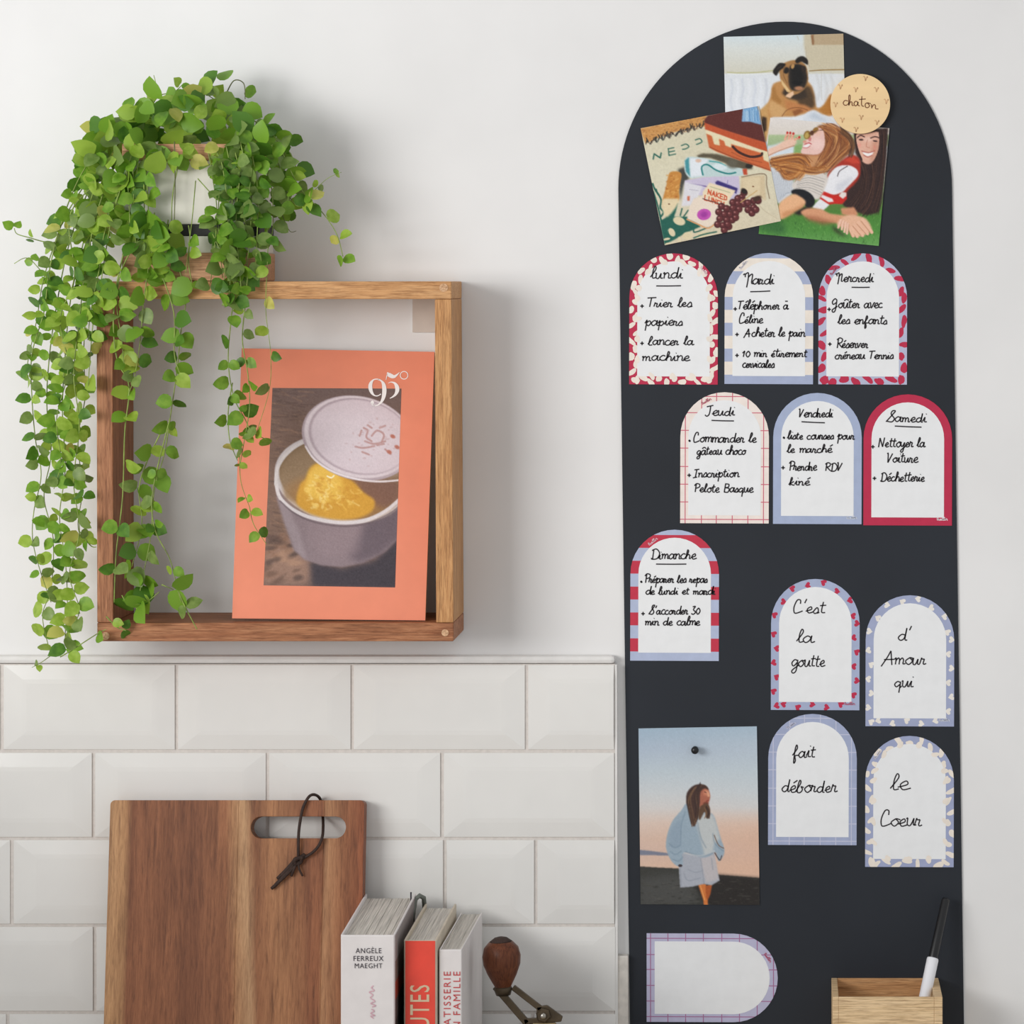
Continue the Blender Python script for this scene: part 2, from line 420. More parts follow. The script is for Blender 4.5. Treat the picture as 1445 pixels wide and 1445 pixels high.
# ================================================================== WOODEN BOX FRAME
FD = .09
def oriented(x0, y0, x1, y1, d0, d1, mat, parent, name, bev=.0008):
    return slab(name, rect(x0, y0, x1, y1), d0, d1, mat, parent, bev)
fr = thing('box_frame', W(388, 905, .045), 'square wooden box frame shelf hanging on the wall above the tiles', 'shelf')
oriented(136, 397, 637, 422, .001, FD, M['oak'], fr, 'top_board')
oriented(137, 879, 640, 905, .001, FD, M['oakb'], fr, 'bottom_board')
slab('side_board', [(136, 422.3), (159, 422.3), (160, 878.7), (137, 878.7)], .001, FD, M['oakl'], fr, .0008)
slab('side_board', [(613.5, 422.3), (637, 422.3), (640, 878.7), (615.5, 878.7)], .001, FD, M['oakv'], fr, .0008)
for cx, cy, r in [(626, 406, 6), (149, 897.5, 5.5), (628, 893, 5)]:
    slab('dowel', [(cx+r*math.cos(a*math.pi/8), cy+r*math.sin(a*math.pi/8)) for a in range(16)], FD-.004, FD+.0004, M['dowel'], fr)
slab('corner_card', rect(582, 418, 616, 469), .0002, .0022, M['patch'], fr)

# ================================================================== PLANTER BOX ON THE FRAME
PD0, PD1 = .006, .088
zt = W(0, 397, FD).z
pl = thing('planter_box', W(268, 397, .05), 'white box planter with black band and wooden base on the box frame', 'planter')
def pz(py): return W(0, py, PD1).z
def xb(px): return W(px, 0, PD1).x
def pbox(name, x0, x1, ytop, zbot, mat, d0=PD0, d1=PD1, bev=.0008):
    v, f = boxw(xb(x0), xb(x1), -d1, -d0, zbot, pz(ytop)); return bevel(mk(name, v, f, mat, pl), bev)
pbox('wooden_base', 172, 367, 357, zt+.0003, M['potwood'])
pbox('body', 174, 365, 333, pz(357), M['potwhite'], PD0+.001, PD1-.001)
pbox('black_band', 173.5, 365.5, 316.5, pz(333), M['band'], PD0+.0007, PD1-.0007)
pbox('body', 174, 365, 226, pz(316.5), M['potwhite'], PD0+.001, PD1-.001)
# rim: four rails
def rail(x0, x1, d0, d1):
    v, f = boxw(xb(x0), xb(x1), -d1, -d0, pz(226), pz(203)); bevel(mk('rim_rail', v, f, M['potwood'], pl), .0008)
rail(172, 367, PD1-.009, PD1); rail(172, 367, PD0, PD0+.009)
rail(172, 186, PD0+.009, PD1-.009); rail(353, 367, PD0+.009, PD1-.009)
v, f = boxw(xb(186), xb(353), -(PD1-.009), -(PD0+.009), pz(226), pz(212))
mk('soil', v, f, M['soil'], pl)

# ================================================================== TRAILING PLANT
pt = thing('trailing_plant', W(268, 212, .047), 'bushy green trailing plant growing from the planter and cascading down over the box frame', 'plant')
rp = random.Random(11)
def leaf_mesh(k):
    """round pointed leaf, x = width, y = length, slightly cupped; unit length 1"""
    r = random.Random(k); cup = r.uniform(.05, .28); fold = r.uniform(.05, .25); tip = r.uniform(1.0, 1.12)
    out = [(0, 0), (.24, .03), (.43, .2), (.5, .45), (.42, .7), (.22, .9), (0, tip)]
    wd = r.uniform(.85, 1.08)
    vs = []; 
    mids = [.0, .12, .3, .48, .68, .86, tip]
    for y in mids: vs.append((0, y, -cup*.5*(y-.5)**2*2))
    L = []; 
    for s in (1, -1):
        a = []
        for (x, y) in out[1:-1]:
            a.append(len(vs)); vs.append((s*x*wd, y-.02, fold*abs(x)*1.0 - cup*((y-.5)**2)*1.2))
        L.append(a)
    fs = []
    for s, a in enumerate(L):
        seq = [(0, a[0], 1), (1, a[0], a[1], 2), (2, a[1], a[2], 3), (3, a[2], a[3], 4), (4, a[3], a[4], 5), (5, a[4], 6)]
        for q in seq: fs.append(q if s == 0 else q[::-1])
    return vs, fs
LV = [leaf_mesh(k) for k in range(5)]
LM = {}
def lmesh(vk, mk_):
    if (vk, mk_) not in LM:
        me = bpy.data.meshes.new('leaf'); me.from_pydata(LV[vk][0], [], LV[vk][1]); me.materials.append(LEAF[mk_])
        me.polygons.foreach_set('use_smooth', [True]*len(me.polygons)); me.update(); LM[(vk, mk_)] = me
    return LM[(vk, mk_)]
leaves = []   # (px,py,d,size_px, matrix params, mat)
def add_leaf(px, py, d, size, ang=None, mat=None):
    """ang: direction of the tip in the picture plane (0 = right, 90 = down)"""
    if ang is None: ang = rp.uniform(0, 360)
    if mat is None: mat = rp.choices([0, 1, 2, 3, 4], [30, 34, 16, 16, 4])[0]
    for (xa, ya, xb_, yb, hit) in ((228,238,306,316,.88), (262,314,292,336,.8), (175,316,186,334,.7), (248,336,300,352,.5), (255,354,308,392,.75), (176,352,196,378,.6), (195,425,330,800,.12)):
        if xa < px < xb_ and ya < py < yb and rp.random() < hit: return
    leaves.append((px, py, d, size*1.16, ang, rp.uniform(-62, 55), rp.uniform(-50, 50), rp.randrange(5), mat))
vines = []
def strand(pts, d, gap=13, size=(14, 21), both=.8, mats=None, r=.0006, leaf=True, dark=False, start=0):
    """pts: px polyline (x,y[,d])"""
    p = catmull([(q[0], q[1], q[2] if len(q) > 2 else d) for q in pts], 8)
    vines.append((p, r, dark))
    if not leaf: return
    acc = gap*rp.random(); side = 1; tot = 0
    for i in range(1, len(p)):
        dx, dy = p[i][0]-p[i-1][0], p[i][1]-p[i-1][1]; l = math.hypot(dx, dy); acc += l; tot += l
        if acc > gap and tot > start:
            acc = 0; th = math.degrees(math.atan2(dy, dx)); side = -side
            g = gap*rp.uniform(1.05, 1.8)

            for s in ((side, -side) if rp.random() < both else (side,)):
                a = th+s*rp.uniform(35, 85); sz = rp.uniform(*size)
                off = rp.uniform(.5, 3)
                m = None if not mats else rp.choice(mats)
                add_leaf(p[i][0]+off*math.cos(math.radians(a)), p[i][1]+off*math.sin(math.radians(a)), p[i][2]+rp.uniform(-.006, .008), sz, a, m)
            acc = gap-g
# left curtain
strand([(150,190,.07),(110,255,.08),(85,320),(70,380),(62,440),(45,500),(45,560),(50,620),(58,670),(48,720),(46,760),(55,800),(72,850)], .075, 15, (12,19))
strand([(160,200,.06),(120,280),(96,350),(80,430),(70,500),(66,570),(72,640),(62,700),(75,760),(72,830),(60,870),(72,925)], .07, 14, (13,20))
strand([(175,190,.08),(135,260),(118,340),(100,420),(92,500),(88,580),(92,660),(84,730),(92,790),(95,850),(92,900),(98,925)], .085, 12.5, (14,22))
strand([(170,210,.08),(140,290),(122,370),(112,450),(104,530),(112,600),(104,680),(112,750),(98,810),(112,860),(100,885)], .095, 12.5, (14,22))
strand([(180,205,.05),(128,300),(128,360),(122,430),(118,500),(120,560),(110,620),(116,690),(110,740),(118,770)], .06, 13.5, (14,21))
strand([(160,240,.09),(100,300),(105,390),(85,450),(96,520),(80,590),(86,650),(76,690)], .09, 14, (14,21))
strand([(190,220,.095),(150,320),(140,380),(128,440),(124,480)], .1, 12, (15,23))
strand([(185,220,.1),(160,300),(150,350),(142,400),(132,450),(126,520),(124,550)], .1, 12, (15,23))
strand([(140,230,.07),(95,300),(75,350),(60,400),(52,450),(38,520),(45,545)], .07, 15, (13,20))
strand([(72,925),(58,935),(45,942)], .07, 30, (8,10), r=.0004)
strand([(85,927),(105,915),(136,895),(150,888)], .1, 26, (15,19), .6)
strand([(98,340),(68,342),(40,335),(24,330),(20,322)], .07, 22, (10,14), .7)
strand([(72,400),(56,380),(38,364),(20,372)], .07, 20, (9,13), .6, r=.0005)
strand([(112,750),(128,770),(136,772)], .09, 18, (12,16))
# hanging in front of and inside the frame
strand([(195,230,.1),(180,330),(165,400),(160,460),(166,510),(182,545),(176,610),(173,700),(164,780),(161,850)], .1, 48, (15,22), .5, r=.0008, start=300)
strand([(200,330),(172,380),(165,430),(172,480),(175,520)], .1, 13, (16,24))
strand([(205,330),(208,380),(202,430),(198,480),(190,530),(180,560)], .1, 16, (17,25))
strand([(172,840),(182,852),(205,850),(225,835)], .1, 17, (22,30), .5, mats=[1,1,2])
strand([(150,870),(165,885),(178,890)], .1, 12, (12,17))
strand([(228,825),(245,832)], .1, 9, (24,30), .6, mats=[1,1])
strand([(250,370,.1),(262,420),(255,470),(250,520),(240,590),(232,640),(218,690),(212,760),(200,820),(196,845)], .095, 20, (15,24), start=60)
strand([(225,380,.1),(245,440),(246,500),(255,530)], .1, 19, (17,25))
strand([(232,600),(208,650),(196,690),(200,740),(186,800)], .09, 17, (18,26))
strand([(240,590),(216,690),(218,745),(240,790),(250,830),(256,850)], .1, 42, (11,15), .5)
strand([(252,835),(262,858),(278,888)], .1, 22, (16,20), .8, r=.0007, start=18)
strand([(300,330,.1),(330,400),(326,450),(322,510),(330,560),(345,590),(356,610),(376,620)], .1, 17, (12,20))
strand([(328,540),(322,580),(324,620),(335,650)], .1, 20, (13,17))
strand([(350,380,.1),(346,430),(342,480),(350,530),(352,575),(345,620),(338,660)], .1, 21, (10,17))
strand([(338,640),(340,680),(352,715)], .1, 26, (9,13), .8, r=.0004)
strand([(352,715),(358,740),(376,768)], .1, 30, (14,16), .3, r=.0004)
strand([(376,300,.09),(378,350),(375,420),(376,450),(382,500),(380,550),(362,610)], .098, 34, (14,20), .5, r=.0004)
# right side of the planter
for k, (x, y0, y1, dx) in enumerate([(300,215,400,6), (312,210,392,-4), (325,205,420,3), (338,215,410,-5), (350,205,385,5), (362,220,372,2), (345,200,330,-10), (318,225,400,4), (332,240,428,2)]):
    strand([(x-6, y0), (x, y0+35), (x+dx, (y0+y1)/2), (x-dx/2, y1)], .1+.002*(k % 4), 14, (14,23), mats=[3,3,1,1,2])
strand([(350,165,.06),(385,190),(405,230),(425,268),(455,300),(475,330),(484,362)], .08, 25, (14,19), .5)
strand([(356,190,.07),(390,225),(402,262),(418,290),(440,285)], .08, 12, (16,22), mats=[1,1,3,2])
strand([(350,180,.05),(400,205),(418,240),(412,275),(395,300)], .05, 13, (16,24), mats=[1,3,2])
strand([(418,290),(440,272),(462,252),(482,243)], .07, 26, (8,11), .6, r=.00035)
strand([(395,295),(408,325),(418,326)], .07, 20, (7,9), .5, r=.0004, dark=True)
strand([(362,215,.08),(382,260),(385,320),(378,352)], .09, 13, (16,24), mats=[1,3])
# over the front of the planter
for x, y0, y1, g in [(190,235,385,13), (180,240,345,12), (205,240,390,14), (214,300,370,13), (224,315,360,13), (238,310,380,15), (262,318,345,22), (200,260,330,14), (247,232,320,60), (268,340,400,17)]:
    strand([(x+rp.uniform(-5, 5), y0), (x+rp.uniform(-6, 6), (y0+y1)/2), (x+rp.uniform(-6, 6), y1)], .103, g, (17,26), mats=[1,1,0,2])
strand([(276,255,.1),(272,300),(268,335),(262,385)], .105, 30, (22,28), .3, r=.0005, start=60)
strand([(279,252),(300,275),(312,284)], .104, leaf=False, r=.0005)
strand([(246,200,.1),(247,260),(246,310)], .104, leaf=False, r=.0006, dark=True)
add_leaf(278, 252, .106, 22, -92, 4); add_leaf(212, 243, .106, 28, -60, 0); add_leaf(252, 262, .106, 26, 60, 2); add_leaf(176, 262, .106, 34, 250, 0)
# tall sprigs on top
strand([(204,152,.05),(214,138),(220,122),(217,106)], .05, leaf=False, r=.0005)
strand([(215,148),(225,135),(245,130),(257,120)], .05, 30, (12,14), .3)
strand([(262,136),(285,131),(302,140)], .05, leaf=False)
strand([(318,135),(330,114),(344,118),(346,140)], .05, leaf=False, dark=True)
add_leaf(346, 128, .05, 19, 5, 1)
# the crown
for k in range(150):
    a = rp.random()
    x = 120+255*a
    top = 205-85*math.sin(math.pi*min(1, max(0, (a-.02)*1.02)))**.55 + (0 if a > .55 else 14)
    y = top+rp.random()**1.1*(222-top)
    add_leaf(x, y, rp.uniform(.03, .104), rp.uniform(18, 29), rp.uniform(0, 360))
for x, y in [(290,122), (300,118), (316,112), (308,128), (330,135), (262,140), (255,150), (296,135), (345,150), (352,165), (230,148), (215,152), (180,155), (165,165), (148,165), (140,180), (126,178), (340,170), (320,150)]:
    add_leaf(x, y, rp.uniform(.04, .09), rp.uniform(18, 26), rp.uniform(0, 360))
for k in range(20):
    add_leaf(rp.uniform(196, 345), rp.uniform(200, 232), rp.uniform(.096, .106), rp.uniform(17, 25), rp.uniform(0, 180))
for k in range(44):
    add_leaf(rp.uniform(103, 185), rp.uniform(205, 330), rp.uniform(.06, .105), rp.uniform(17, 27), rp.uniform(20, 160))
for k in range(26):
    add_leaf(rp.uniform(352, 412), rp.uniform(180, 300), rp.uniform(.04, .09), rp.uniform(15, 23), rp.uniform(0, 180), rp.choice([1, 3, 2]))
for k in range(26):
    add_leaf(rp.uniform(296, 370), rp.uniform(225, 380), rp.uniform(.1, .108), rp.uniform(15, 23), rp.uniform(20, 160), rp.choice([1, 3, 3, 2]))

vs_a, fs_a = {0: [], 1: []}, {0: [], 1: []}
for p, r, dark in vines:
    pts = [W(x, y, d) for x, y, d in p]
    v, f = tube_geo(pts, r, 5, r*.6)
    mk('vine', v, f, M['stem_d' if dark else 'stem'], pt, True)
# leaves: the 300 largest are single parts, the rest one joined part
leaves.sort(key=lambda q: -q[3])
def leaf_matrix(q):
    px, py, d, size, ang, tx, ty, vk, mk_ = q
    P = W(px, py, d); s = size*S*(DC-d)/DC*1.05
    a = math.radians(ang)
    yv = Vector((math.cos(a), 0, -math.sin(a))); zv = Vector((0, -1, 0)); xv = yv.cross(zv)
    R = Matrix((xv, yv, zv)).transposed()
    R = R @ Matrix.Rotation(math.radians(tx), 3, 'X') @ Matrix.Rotation(math.radians(ty), 3, 'Y')
    return P, R, s
for q in leaves[:300]:
    P, R, s = leaf_matrix(q)
    o = bpy.data.objects.new('leaf', lmesh(q[7], q[8])); sc.collection.objects.link(o); o.parent = pt
    o.matrix_local = Matrix.Translation(P-ORG[pt.name]) @ R.to_4x4() @ Matrix.Scale(s, 4)
vs, fs, fm = [], [], []
for q in leaves[300:]:
    P, R, s = leaf_matrix(q); b = len(vs)
    vs += [P + R @ (Vector(v)*s) for v in LV[q[7]][0]]
    for f in LV[q[7]][1]: fs.append(tuple(b+i for i in f)); fm.append(q[8])
o = mk('small_leaves', vs, fs, None, pt, True, mats=LEAF, fm=fm); tag(o, kind='stuff')

# ================================================================== CUTTING BOARD
def board_mat(name):
    m, nt, b = new_mat(name)
    v = mapping(nt, (1, 1, .08)); n1 = noise(nt, v, 60, 4, .6, 1.0); n2 = noise(nt, v, 420, 4, .7, .6); n3 = noise(nt, v, 1500, 2)
    vv = mapping(nt, (1, 1, .35)); nb = noise(nt, vv, 9, 3, .5, .6)
    tc = nt.nodes.new('ShaderNodeTexCoord'); sx = nt.nodes.new('ShaderNodeSeparateXYZ'); nt.links.new(tc.outputs['Object'], sx.inputs[0])
    # width 0..1 across the board, grain wandering with the coarse noises
    def mth(op, a, b_):
        q = nt.nodes.new('ShaderNodeMath'); q.operation = op
        for s, u in zip(q.inputs, (a, b_)):
            if isinstance(u, (int, float)): s.default_value = u
            else: nt.links.new(u, s)
        return q.outputs[0]
    u = mth('ADD', mth('MULTIPLY', sx.outputs['X'], 1/.212), .5)
    wob = mth('MULTIPLY', mth('SUBTRACT', nb, .5), .3)
    slope = mth('MULTIPLY', mth('SUBTRACT', .32, sx.outputs['Z']), -.28)
    gate = nt.nodes.new('ShaderNodeMapRange'); gate.inputs[1].default_value = .2; gate.inputs[2].default_value = .4
    nt.links.new(u, gate.inputs[0])
    g2 = nt.nodes.new('ShaderNodeMapRange'); g2.inputs[1].default_value = .78; g2.inputs[2].default_value = .84; g2.inputs[3].default_value = 1; g2.inputs[4].default_value = 0
    nt.links.new(u, g2.inputs[0])
    uu = mth('ADD', u, mth('MULTIPLY', mth('MULTIPLY', mth('ADD', wob, slope), gate.outputs[0]), g2.outputs[0]))
    uu = mth('ADD', uu, mth('MULTIPLY', mth('SUBTRACT', n1, .5), .03))
    c = ramp(nt, uu, [(0, (206,160,114)), (.062, (198,150,104)), (.085, (146,92,60)), (.2, (166,108,72)), (.3, (140,88,58)), (.42, (174,116,78)),
                      (.475, (190,142,100)), (.53, (206,164,122)), (.575, (160,106,70)), (.65, (188,134,92)), (.76, (158,100,66)), (.835, (166,106,70)),
                      (.85, (198,148,106)), (.92, (172,114,76)), (1, (158,92,58))])
    s = ramp(nt, n2, [(.25, (134,110,94)), (.5, (232,226,220)), (.7, (255,255,255))])
    c = mix(nt, c, s, .75, 'MULTIPLY'); c = mix(nt, c, ramp(nt, n1, [(.35, (176,160,150)), (.55, (255,255,255))]), .55, 'MULTIPLY')
    c = mix(nt, c, ramp(nt, n3, [(.3, (205,195,188)), (.6, (255,255,255))]), .5, 'MULTIPLY')
    nt.links.new(c, b.inputs['Base Color']); b.inputs['Roughness'].default_value = .5; b.inputs['Specular IOR Level'].default_value = .35
    bump(nt, b, n2, .15); return m
M['cb'] = board_mat('acacia_board')
cbz = ZT+.0005; th_ = .018
top = W(336, 1129, .034); Hh = top.z-cbz; BW = .2125
lean = math.atan2(.05, Hh)
cb = thing('cutting_board', (W(336, 1129, .034).x-.0005, -.0665, cbz), 'acacia wood cutting board with slot handle leaning on the tiles', 'cutting board')
L_ = (Hh-th_*math.sin(lean))/math.cos(lean)
bm = bmesh.new()
def rr(x0, y0, x1, y1, r, n=5):
    out = []
    for cx, cy, a0 in ((x1-r, y1-r, 0), (x0+r, y1-r, 90), (x0+r, y0+r, 180), (x1-r, y0+r, 270)):
        for k in range(n+1):
            a = math.radians(a0+90*k/n); out.append((cx+r*math.cos(a), cy+r*math.sin(a)))
    return out
kx = S*(DC-.034)/DC
ol = rr(-BW/2, 0, BW/2, L_, .004); hx0, hx1 = (356-336)*kx, (490-336)*kx
hl = rr(hx0, L_-.0315, hx1, L_-.0135, .00895, 8)
es = []
for loop in (ol, hl):
    vv = [bm.verts.new((x, 0, y)) for x, y in loop]
    es += [bm.edges.new((vv[i], vv[(i+1) % len(vv)])) for i in range(len(vv))]
r = bmesh.ops.triangle_fill(bm, use_beauty=True, edges=es)
bmesh.ops.recalc_face_normals(bm, faces=bm.faces)
g = bmesh.ops.extrude_face_region(bm, geom=bm.faces[:])
bmesh.ops.translate(bm, verts=[e for e in g['geom'] if isinstance(e, bmesh.types.BMVert)], vec=(0, -th_, 0))
bmesh.ops.recalc_face_normals(bm, faces=bm.faces)
cuts = [-BW/2-1, (338-336)*kx, (459-336)*kx, BW/2+1]
for i in range(3):
    b2 = bm.copy()
    for px_, nx_ in ((cuts[i], -1), (cuts[i+1], 1)):
        geom = b2.verts[:]+b2.edges[:]+b2.faces[:]
        bmesh.ops.bisect_plane(b2, geom=geom, plane_co=(px_, 0, 0), plane_no=(nx_, 0, 0), clear_outer=True)
        bmesh.ops.holes_fill(b2, edges=[e for e in b2.edges if e.is_boundary])
    for v_ in b2.verts: v_.co.x *= .9995
    me = bpy.data.meshes.new('stave'); b2.to_mesh(me); b2.free(); me.materials.append(M['cb'])
    o = bpy.data.objects.new('stave', me); sc.collection.objects.link(o); o.parent = cb; bevel(o, .0012)
    o.rotation_euler = (-lean, 0, 0); o.location = (0, 0, 0)
bm.free()
# leather cord (hangs from the slot)
def CB(px, py, off=0.0): # point just in front of the board face at a pixel
    return W(px, py, .034+(py-1129)*S*.99*math.tan(lean)+.0008+off)
lp = [(421,1210,.002), (421,1190,.004), (422,1170,.003), (426,1146,.003), (431,1132,.003), (438,1122.5,.002), (446,1122,-.006), (452,1128,-.018), (454,1140,-.022), (455.5,1152,-.018), (456,1165,-.006), (455,1180,.003), (450,1193,.004), (441,1203,.004), (428,1211,.003)]
pts = [CB(x, y, o_) for x, y, o_ in lp]
v, f = tube_geo([Vector(q) for q in catmull(pts, 5)], .00125, 8); ct = mk('cord', v, f, M['cord'], cb, True); tag(ct, 'dark brown leather hanging cord')
v, f = tube_geo([Vector(q) for q in catmull([CB(430,1206,.003), CB(424,1210,.005), CB(416,1213,.006), CB(417,1219,.004), CB(424,1217,.003), CB(426,1209,.006)], 5)], .0017, 8); mk('knot', v, f, M['cord'], ct, True)
for a, b_, rr_ in (((420,1213), (386,1252), .0016), ((424,1214), (383,1254), .0014), ((418,1212), (392,1240), .0018), ((420, 1214), (427, 1236), .0009), ((420,1214), (411,1236), .0012)):
    v, f = tube_geo([Vector(q) for q in catmull([CB(a[0], a[1], .003), CB((a[0]+b_[0])/2-1, (a[1]+b_[1])/2+2, .004), CB(b_[0], b_[1], .002)], 5)], rr_, 7); mk('cord_end', v, f, M['cord'], ct, True)

# ================================================================== TYPE
def text_obj(name, s, mat, parent, x0, x1, y0, y1, d, rot=0, bold=0.0, space=1.0):
    """flat lettering filling the px box; rot 90 reads upward"""
    cu = bpy.data.curves.new(name, 'FONT'); cu.body = s; cu.size = 1; cu.space_character = space; cu.offset = bold; cu.resolution_u = 3
    t = bpy.data.objects.new('tmp', cu); sc.collection.objects.link(t); bpy.context.view_layer.update()
    me = bpy.data.meshes.new_from_object(t.evaluated_get(bpy.context.evaluated_depsgraph_get()))
    bpy.data.objects.remove(t); bpy.data.curves.remove(cu)
    c = np.array([v.co[:] for v in me.vertices]); lo = c.min(0); hi = c.max(0)
    faces = [tuple(p.vertices) for p in me.polygons]; bpy.data.meshes.remove(me)
    a = (c[:, 0]-lo[0])/(hi[0]-lo[0]); b = (c[:, 1]-lo[1])/(hi[1]-lo[1])
    if rot == 90: X = x0+(x1-x0)*(1-b); Y = y1-a*(y1-y0)
    else: X = x0+a*(x1-x0); Y = y1-b*(y1-y0)
    vs = [W(x, y, d) for x, y in zip(X, Y)]
    return mk(name, vs, faces, mat, parent)

# ================================================================== BOOKS
def book(name, x0, x1, ytop, d0, d1, cover, spine, label, ct_px=3, skew=0.0, hard=1):
    """x0,x1,ytop px of the spine at its front depth d1; skew = metres the back edge moves in x"""
    A = W(x0, ytop, d1); B = W(x1, ytop, d1); H = A.z-ZT
    b = thing(name, (A.x, -d1, ZT), label, 'book', 'books standing beside the cutting board')
    t = ct_px*S*.93; ov = .003 if hard else 0.0006
    def bx(n, xa, xb_, ya, yb, za, zb, mat, bev=.0005):
        v, f = boxw(xa, xb_, ya, yb, za, zb)
        v = [Vector((q[0]+skew*(q[1]+d1)/(d1-d0), q[1], q[2])) for q in v]
        return bevel(mk(n, v, f, mat, b), bev)
    wd = B.x-A.x
    bx('cover_board', A.x, A.x+t, -d1+.002, -d0, ZT+.0004, ZT+H, cover)
    o = bx('cover_board', B.x-t, B.x, -d1+.002, -d0, ZT+.0004, ZT+H, cover)
    bx('spine', A.x+(.0004 if hard else 0), B.x-(.0004 if hard else 0), -d1, -d1+.0022, ZT+.0004, ZT+H, spine, .0009)
    # page block made of visible leaves
    vs, fs = [], []; n = 22; xa = A.x+t+.0002; xb_ = B.x-t-.0002; rb = random.Random(len(name)+int(x0))
    for k in range(n):
        u0 = xa+(xb_-xa)*k/n; u1 = xa+(xb_-xa)*(k+.93)/n; zz = ZT+H-ov-rb.random()*.0006
        v, f = boxw(u0, u1, -d1+.0023, -d0-.003, ZT+.003, zz)
        v = [Vector((q[0]+skew*(q[1]+d1)/(d1-d0), q[1], q[2])) for q in v]
        bb = len(vs); vs += v; fs += [tuple(bb+i for i in q) for q in f]
    mk('pages', vs, fs, M['pages'], b)
    return b, o
b1, c1 = book('thick_book', 480.5, 557, 1319.5, .03, .212, M['cover'], M['cover'], 'thick white cookbook with black capital letters on its spine beside the cutting board', 3, -.003, 1)
for i, s_ in enumerate(['ANGÈLE', 'FERREUX', 'MAEGHT']):
    hw = [18.2, 21.2, 19.5][i]
    text_obj('spine_lettering', s_, M['letter'], b1, 520-hw, 520+hw, [1336.0, 1349, 1359.4][i]+(0 if i else 0), [1345.2, 1356.2, 1366.4][i], .2126, 0, .0, 1.1)
ribbons('spine_signature', [[(527,1391),(524,1394),(528,1398),(521,1400),(526,1404),(522,1408)], [(523,1409),(529,1413),(523,1416),(530,1419),(525,1421)], [(524,1424),(528,1427),(523,1430),(529,1433),(523,1434),(527,1437)]], 1.5, .2126, M['letter_pink'], b1)
# picture band on the side of its cover, dust jacket curling at the back
A = W(557, 1319.5, .212)
for y0_, y1_, rgb in [(0,.02,(150,140,138)), (.02,.036,(120,104,96)), (.036,.05,(150,60,44)), (.05,.066,(86,74,72)), (.066,.084,(60,52,52)), (.084,.2,(170,165,160))]:
    v, f = boxw(A.x, A.x+.0005, -.209, -.045, A.z-.001-y1_, A.z-.001-y0_)
    v = [Vector((q[0]-.003*(q[1]+.212)/(.182), q[1], q[2])) for q in v]
    mk('cover_picture', v, f, cmat(rgb), b1)
b2, c2 = book('red_book', 569.5, 616.5, 1327, .035, .195, M['cover2'], M['cover2'], 'hardback book with red spine and tall beige letters, middle of three', 3, 0, 1)
slab('red_panel', rect(572, 1327.8, 614, 1700), .195, .1955, M['red'], b2)
text_obj('spine_lettering', 'UTES', M['letter_be'], b2, 578.5, 606, 1390, 1451, .1958, 90, .004, 1.15)
b3, c3 = book('slim_book', 619.5, 651.5, 1340, .03, .19, M['cover'], M['cover'], 'slim white book with two columns of red stencilled letters on its spine', 2, .002, 0)
text_obj('spine_lettering', 'ATISSERIE', M['letter_red'], b3, 626, 636, 1371, 1447, .1906, 90, .0, 1.25)
text_obj('spine_lettering', 'N FAMILLE', M['letter_red'], b3, 639.5, 649.5, 1371, 1451, .1906, 90, .0, 1.25)
# small bronze bookmark clip lying on top behind the first book
bk = thing('leather_bookmark', W(585, 1275, .05), 'dark grey green cloth corner standing behind the thick white book', 'bookmark')
v, f = tube_geo([W(581, 1300, .06), W(583, 1285, .052), W(586, 1269, .042), W(592, 1264, .04), W(598, 1267, .036), W(600, 1290, .03)], .0022, 6); mk('folded_edge', v, f, cmat((112,116,108)), bk, True)
v, f = tube_geo([W(580, 1280, .05), W(580, 1259, .045)], .0007, 5); mk('thread', v, f, M['letter'], bk, True)

# ================================================================== COFFEE GRINDER
GD = .125
gr = thing('coffee_grinder', (W(766, 0, GD).x, -GD, ZT), 'manual coffee grinder with brown wooden crank knob beside the slim book', 'coffee grinder')
ka, kb = W(710, 1397, GD), W(706.5, 1324, GD)
ax = (kb-ka); Lk = ax.length
prof = [(0,.0058),(.002,.0062),(Lk*.12,.0078),(Lk*.3,.0118),(Lk*.5,.0150),(Lk*.66,.0156),(Lk*.82,.0140),(Lk*.93,.0098),(Lk*.985,.0045),(Lk,.0006)]
v, f = lathe(prof, ka, ax, 28); mk('wooden_knob', v, f, M['knob'], gr, True)
v, f = lathe([(Lk*.94,.0092),(Lk*.97,.0075),(Lk*1.01,.0052),(Lk*1.03,.002)], ka, ax, 20); mk('knob_cap', v, f, M['cord'], gr, True)
v, f = lathe([(-.004,.0060),(.001,.0075),(.003,.0068)], ka, ax, 20); mk('knob_collar', v, f, M['iron'], gr, True)
def bar(p, q, wd, th, name='crank_bar', mat='iron'):
    p, q = Vector(p), Vector(q); t = (q-p).normalized(); u = Vector((0, -1, 0)); n = t.cross(u).normalized(); u = n.cross(t)
    vs = [e+n*(a*wd/2)+u*(b*th/2) for e in (p, q) for a, b in ((-1,-1), (1,-1), (1,1), (-1,1))]
    fs = [(3,2,1,0), (4,5,6,7)]+[(i, (i+1) % 4, 4+(i+1) % 4, 4+i) for i in range(4)]
    return bevel(mk(name, vs, fs, M[mat], gr), .0006)
bar(W(699, 1392, GD), W(744, 1444, GD), .0056, .004); bar(W(724, 1393, GD), W(764, 1424, GD), .0046, .004)
sl = [(757,1421),(772,1419),(794,1435),(792,1442),(780,1443),(740,1446),(738,1438),(757,1437)]
slab('crank_plate', sl, GD-.002, GD+.002, M['iron'], gr, .0006)
v, f = lathe([(0,.0062),(.003,.0062),(.004,.005)], W(767, 1432, GD+.001), (0,-1,0), 6); mk('hex_nut', v, f, M['iron'], gr)
v, f = lathe([(0,.0026),(.0055,.0026),(.0065,.0018)], W(767, 1432, GD+.001), (0,-1,0), 14); mk('screw', v, f, M['steel'], gr, True)
zc_ = W(0, 1443, GD).z
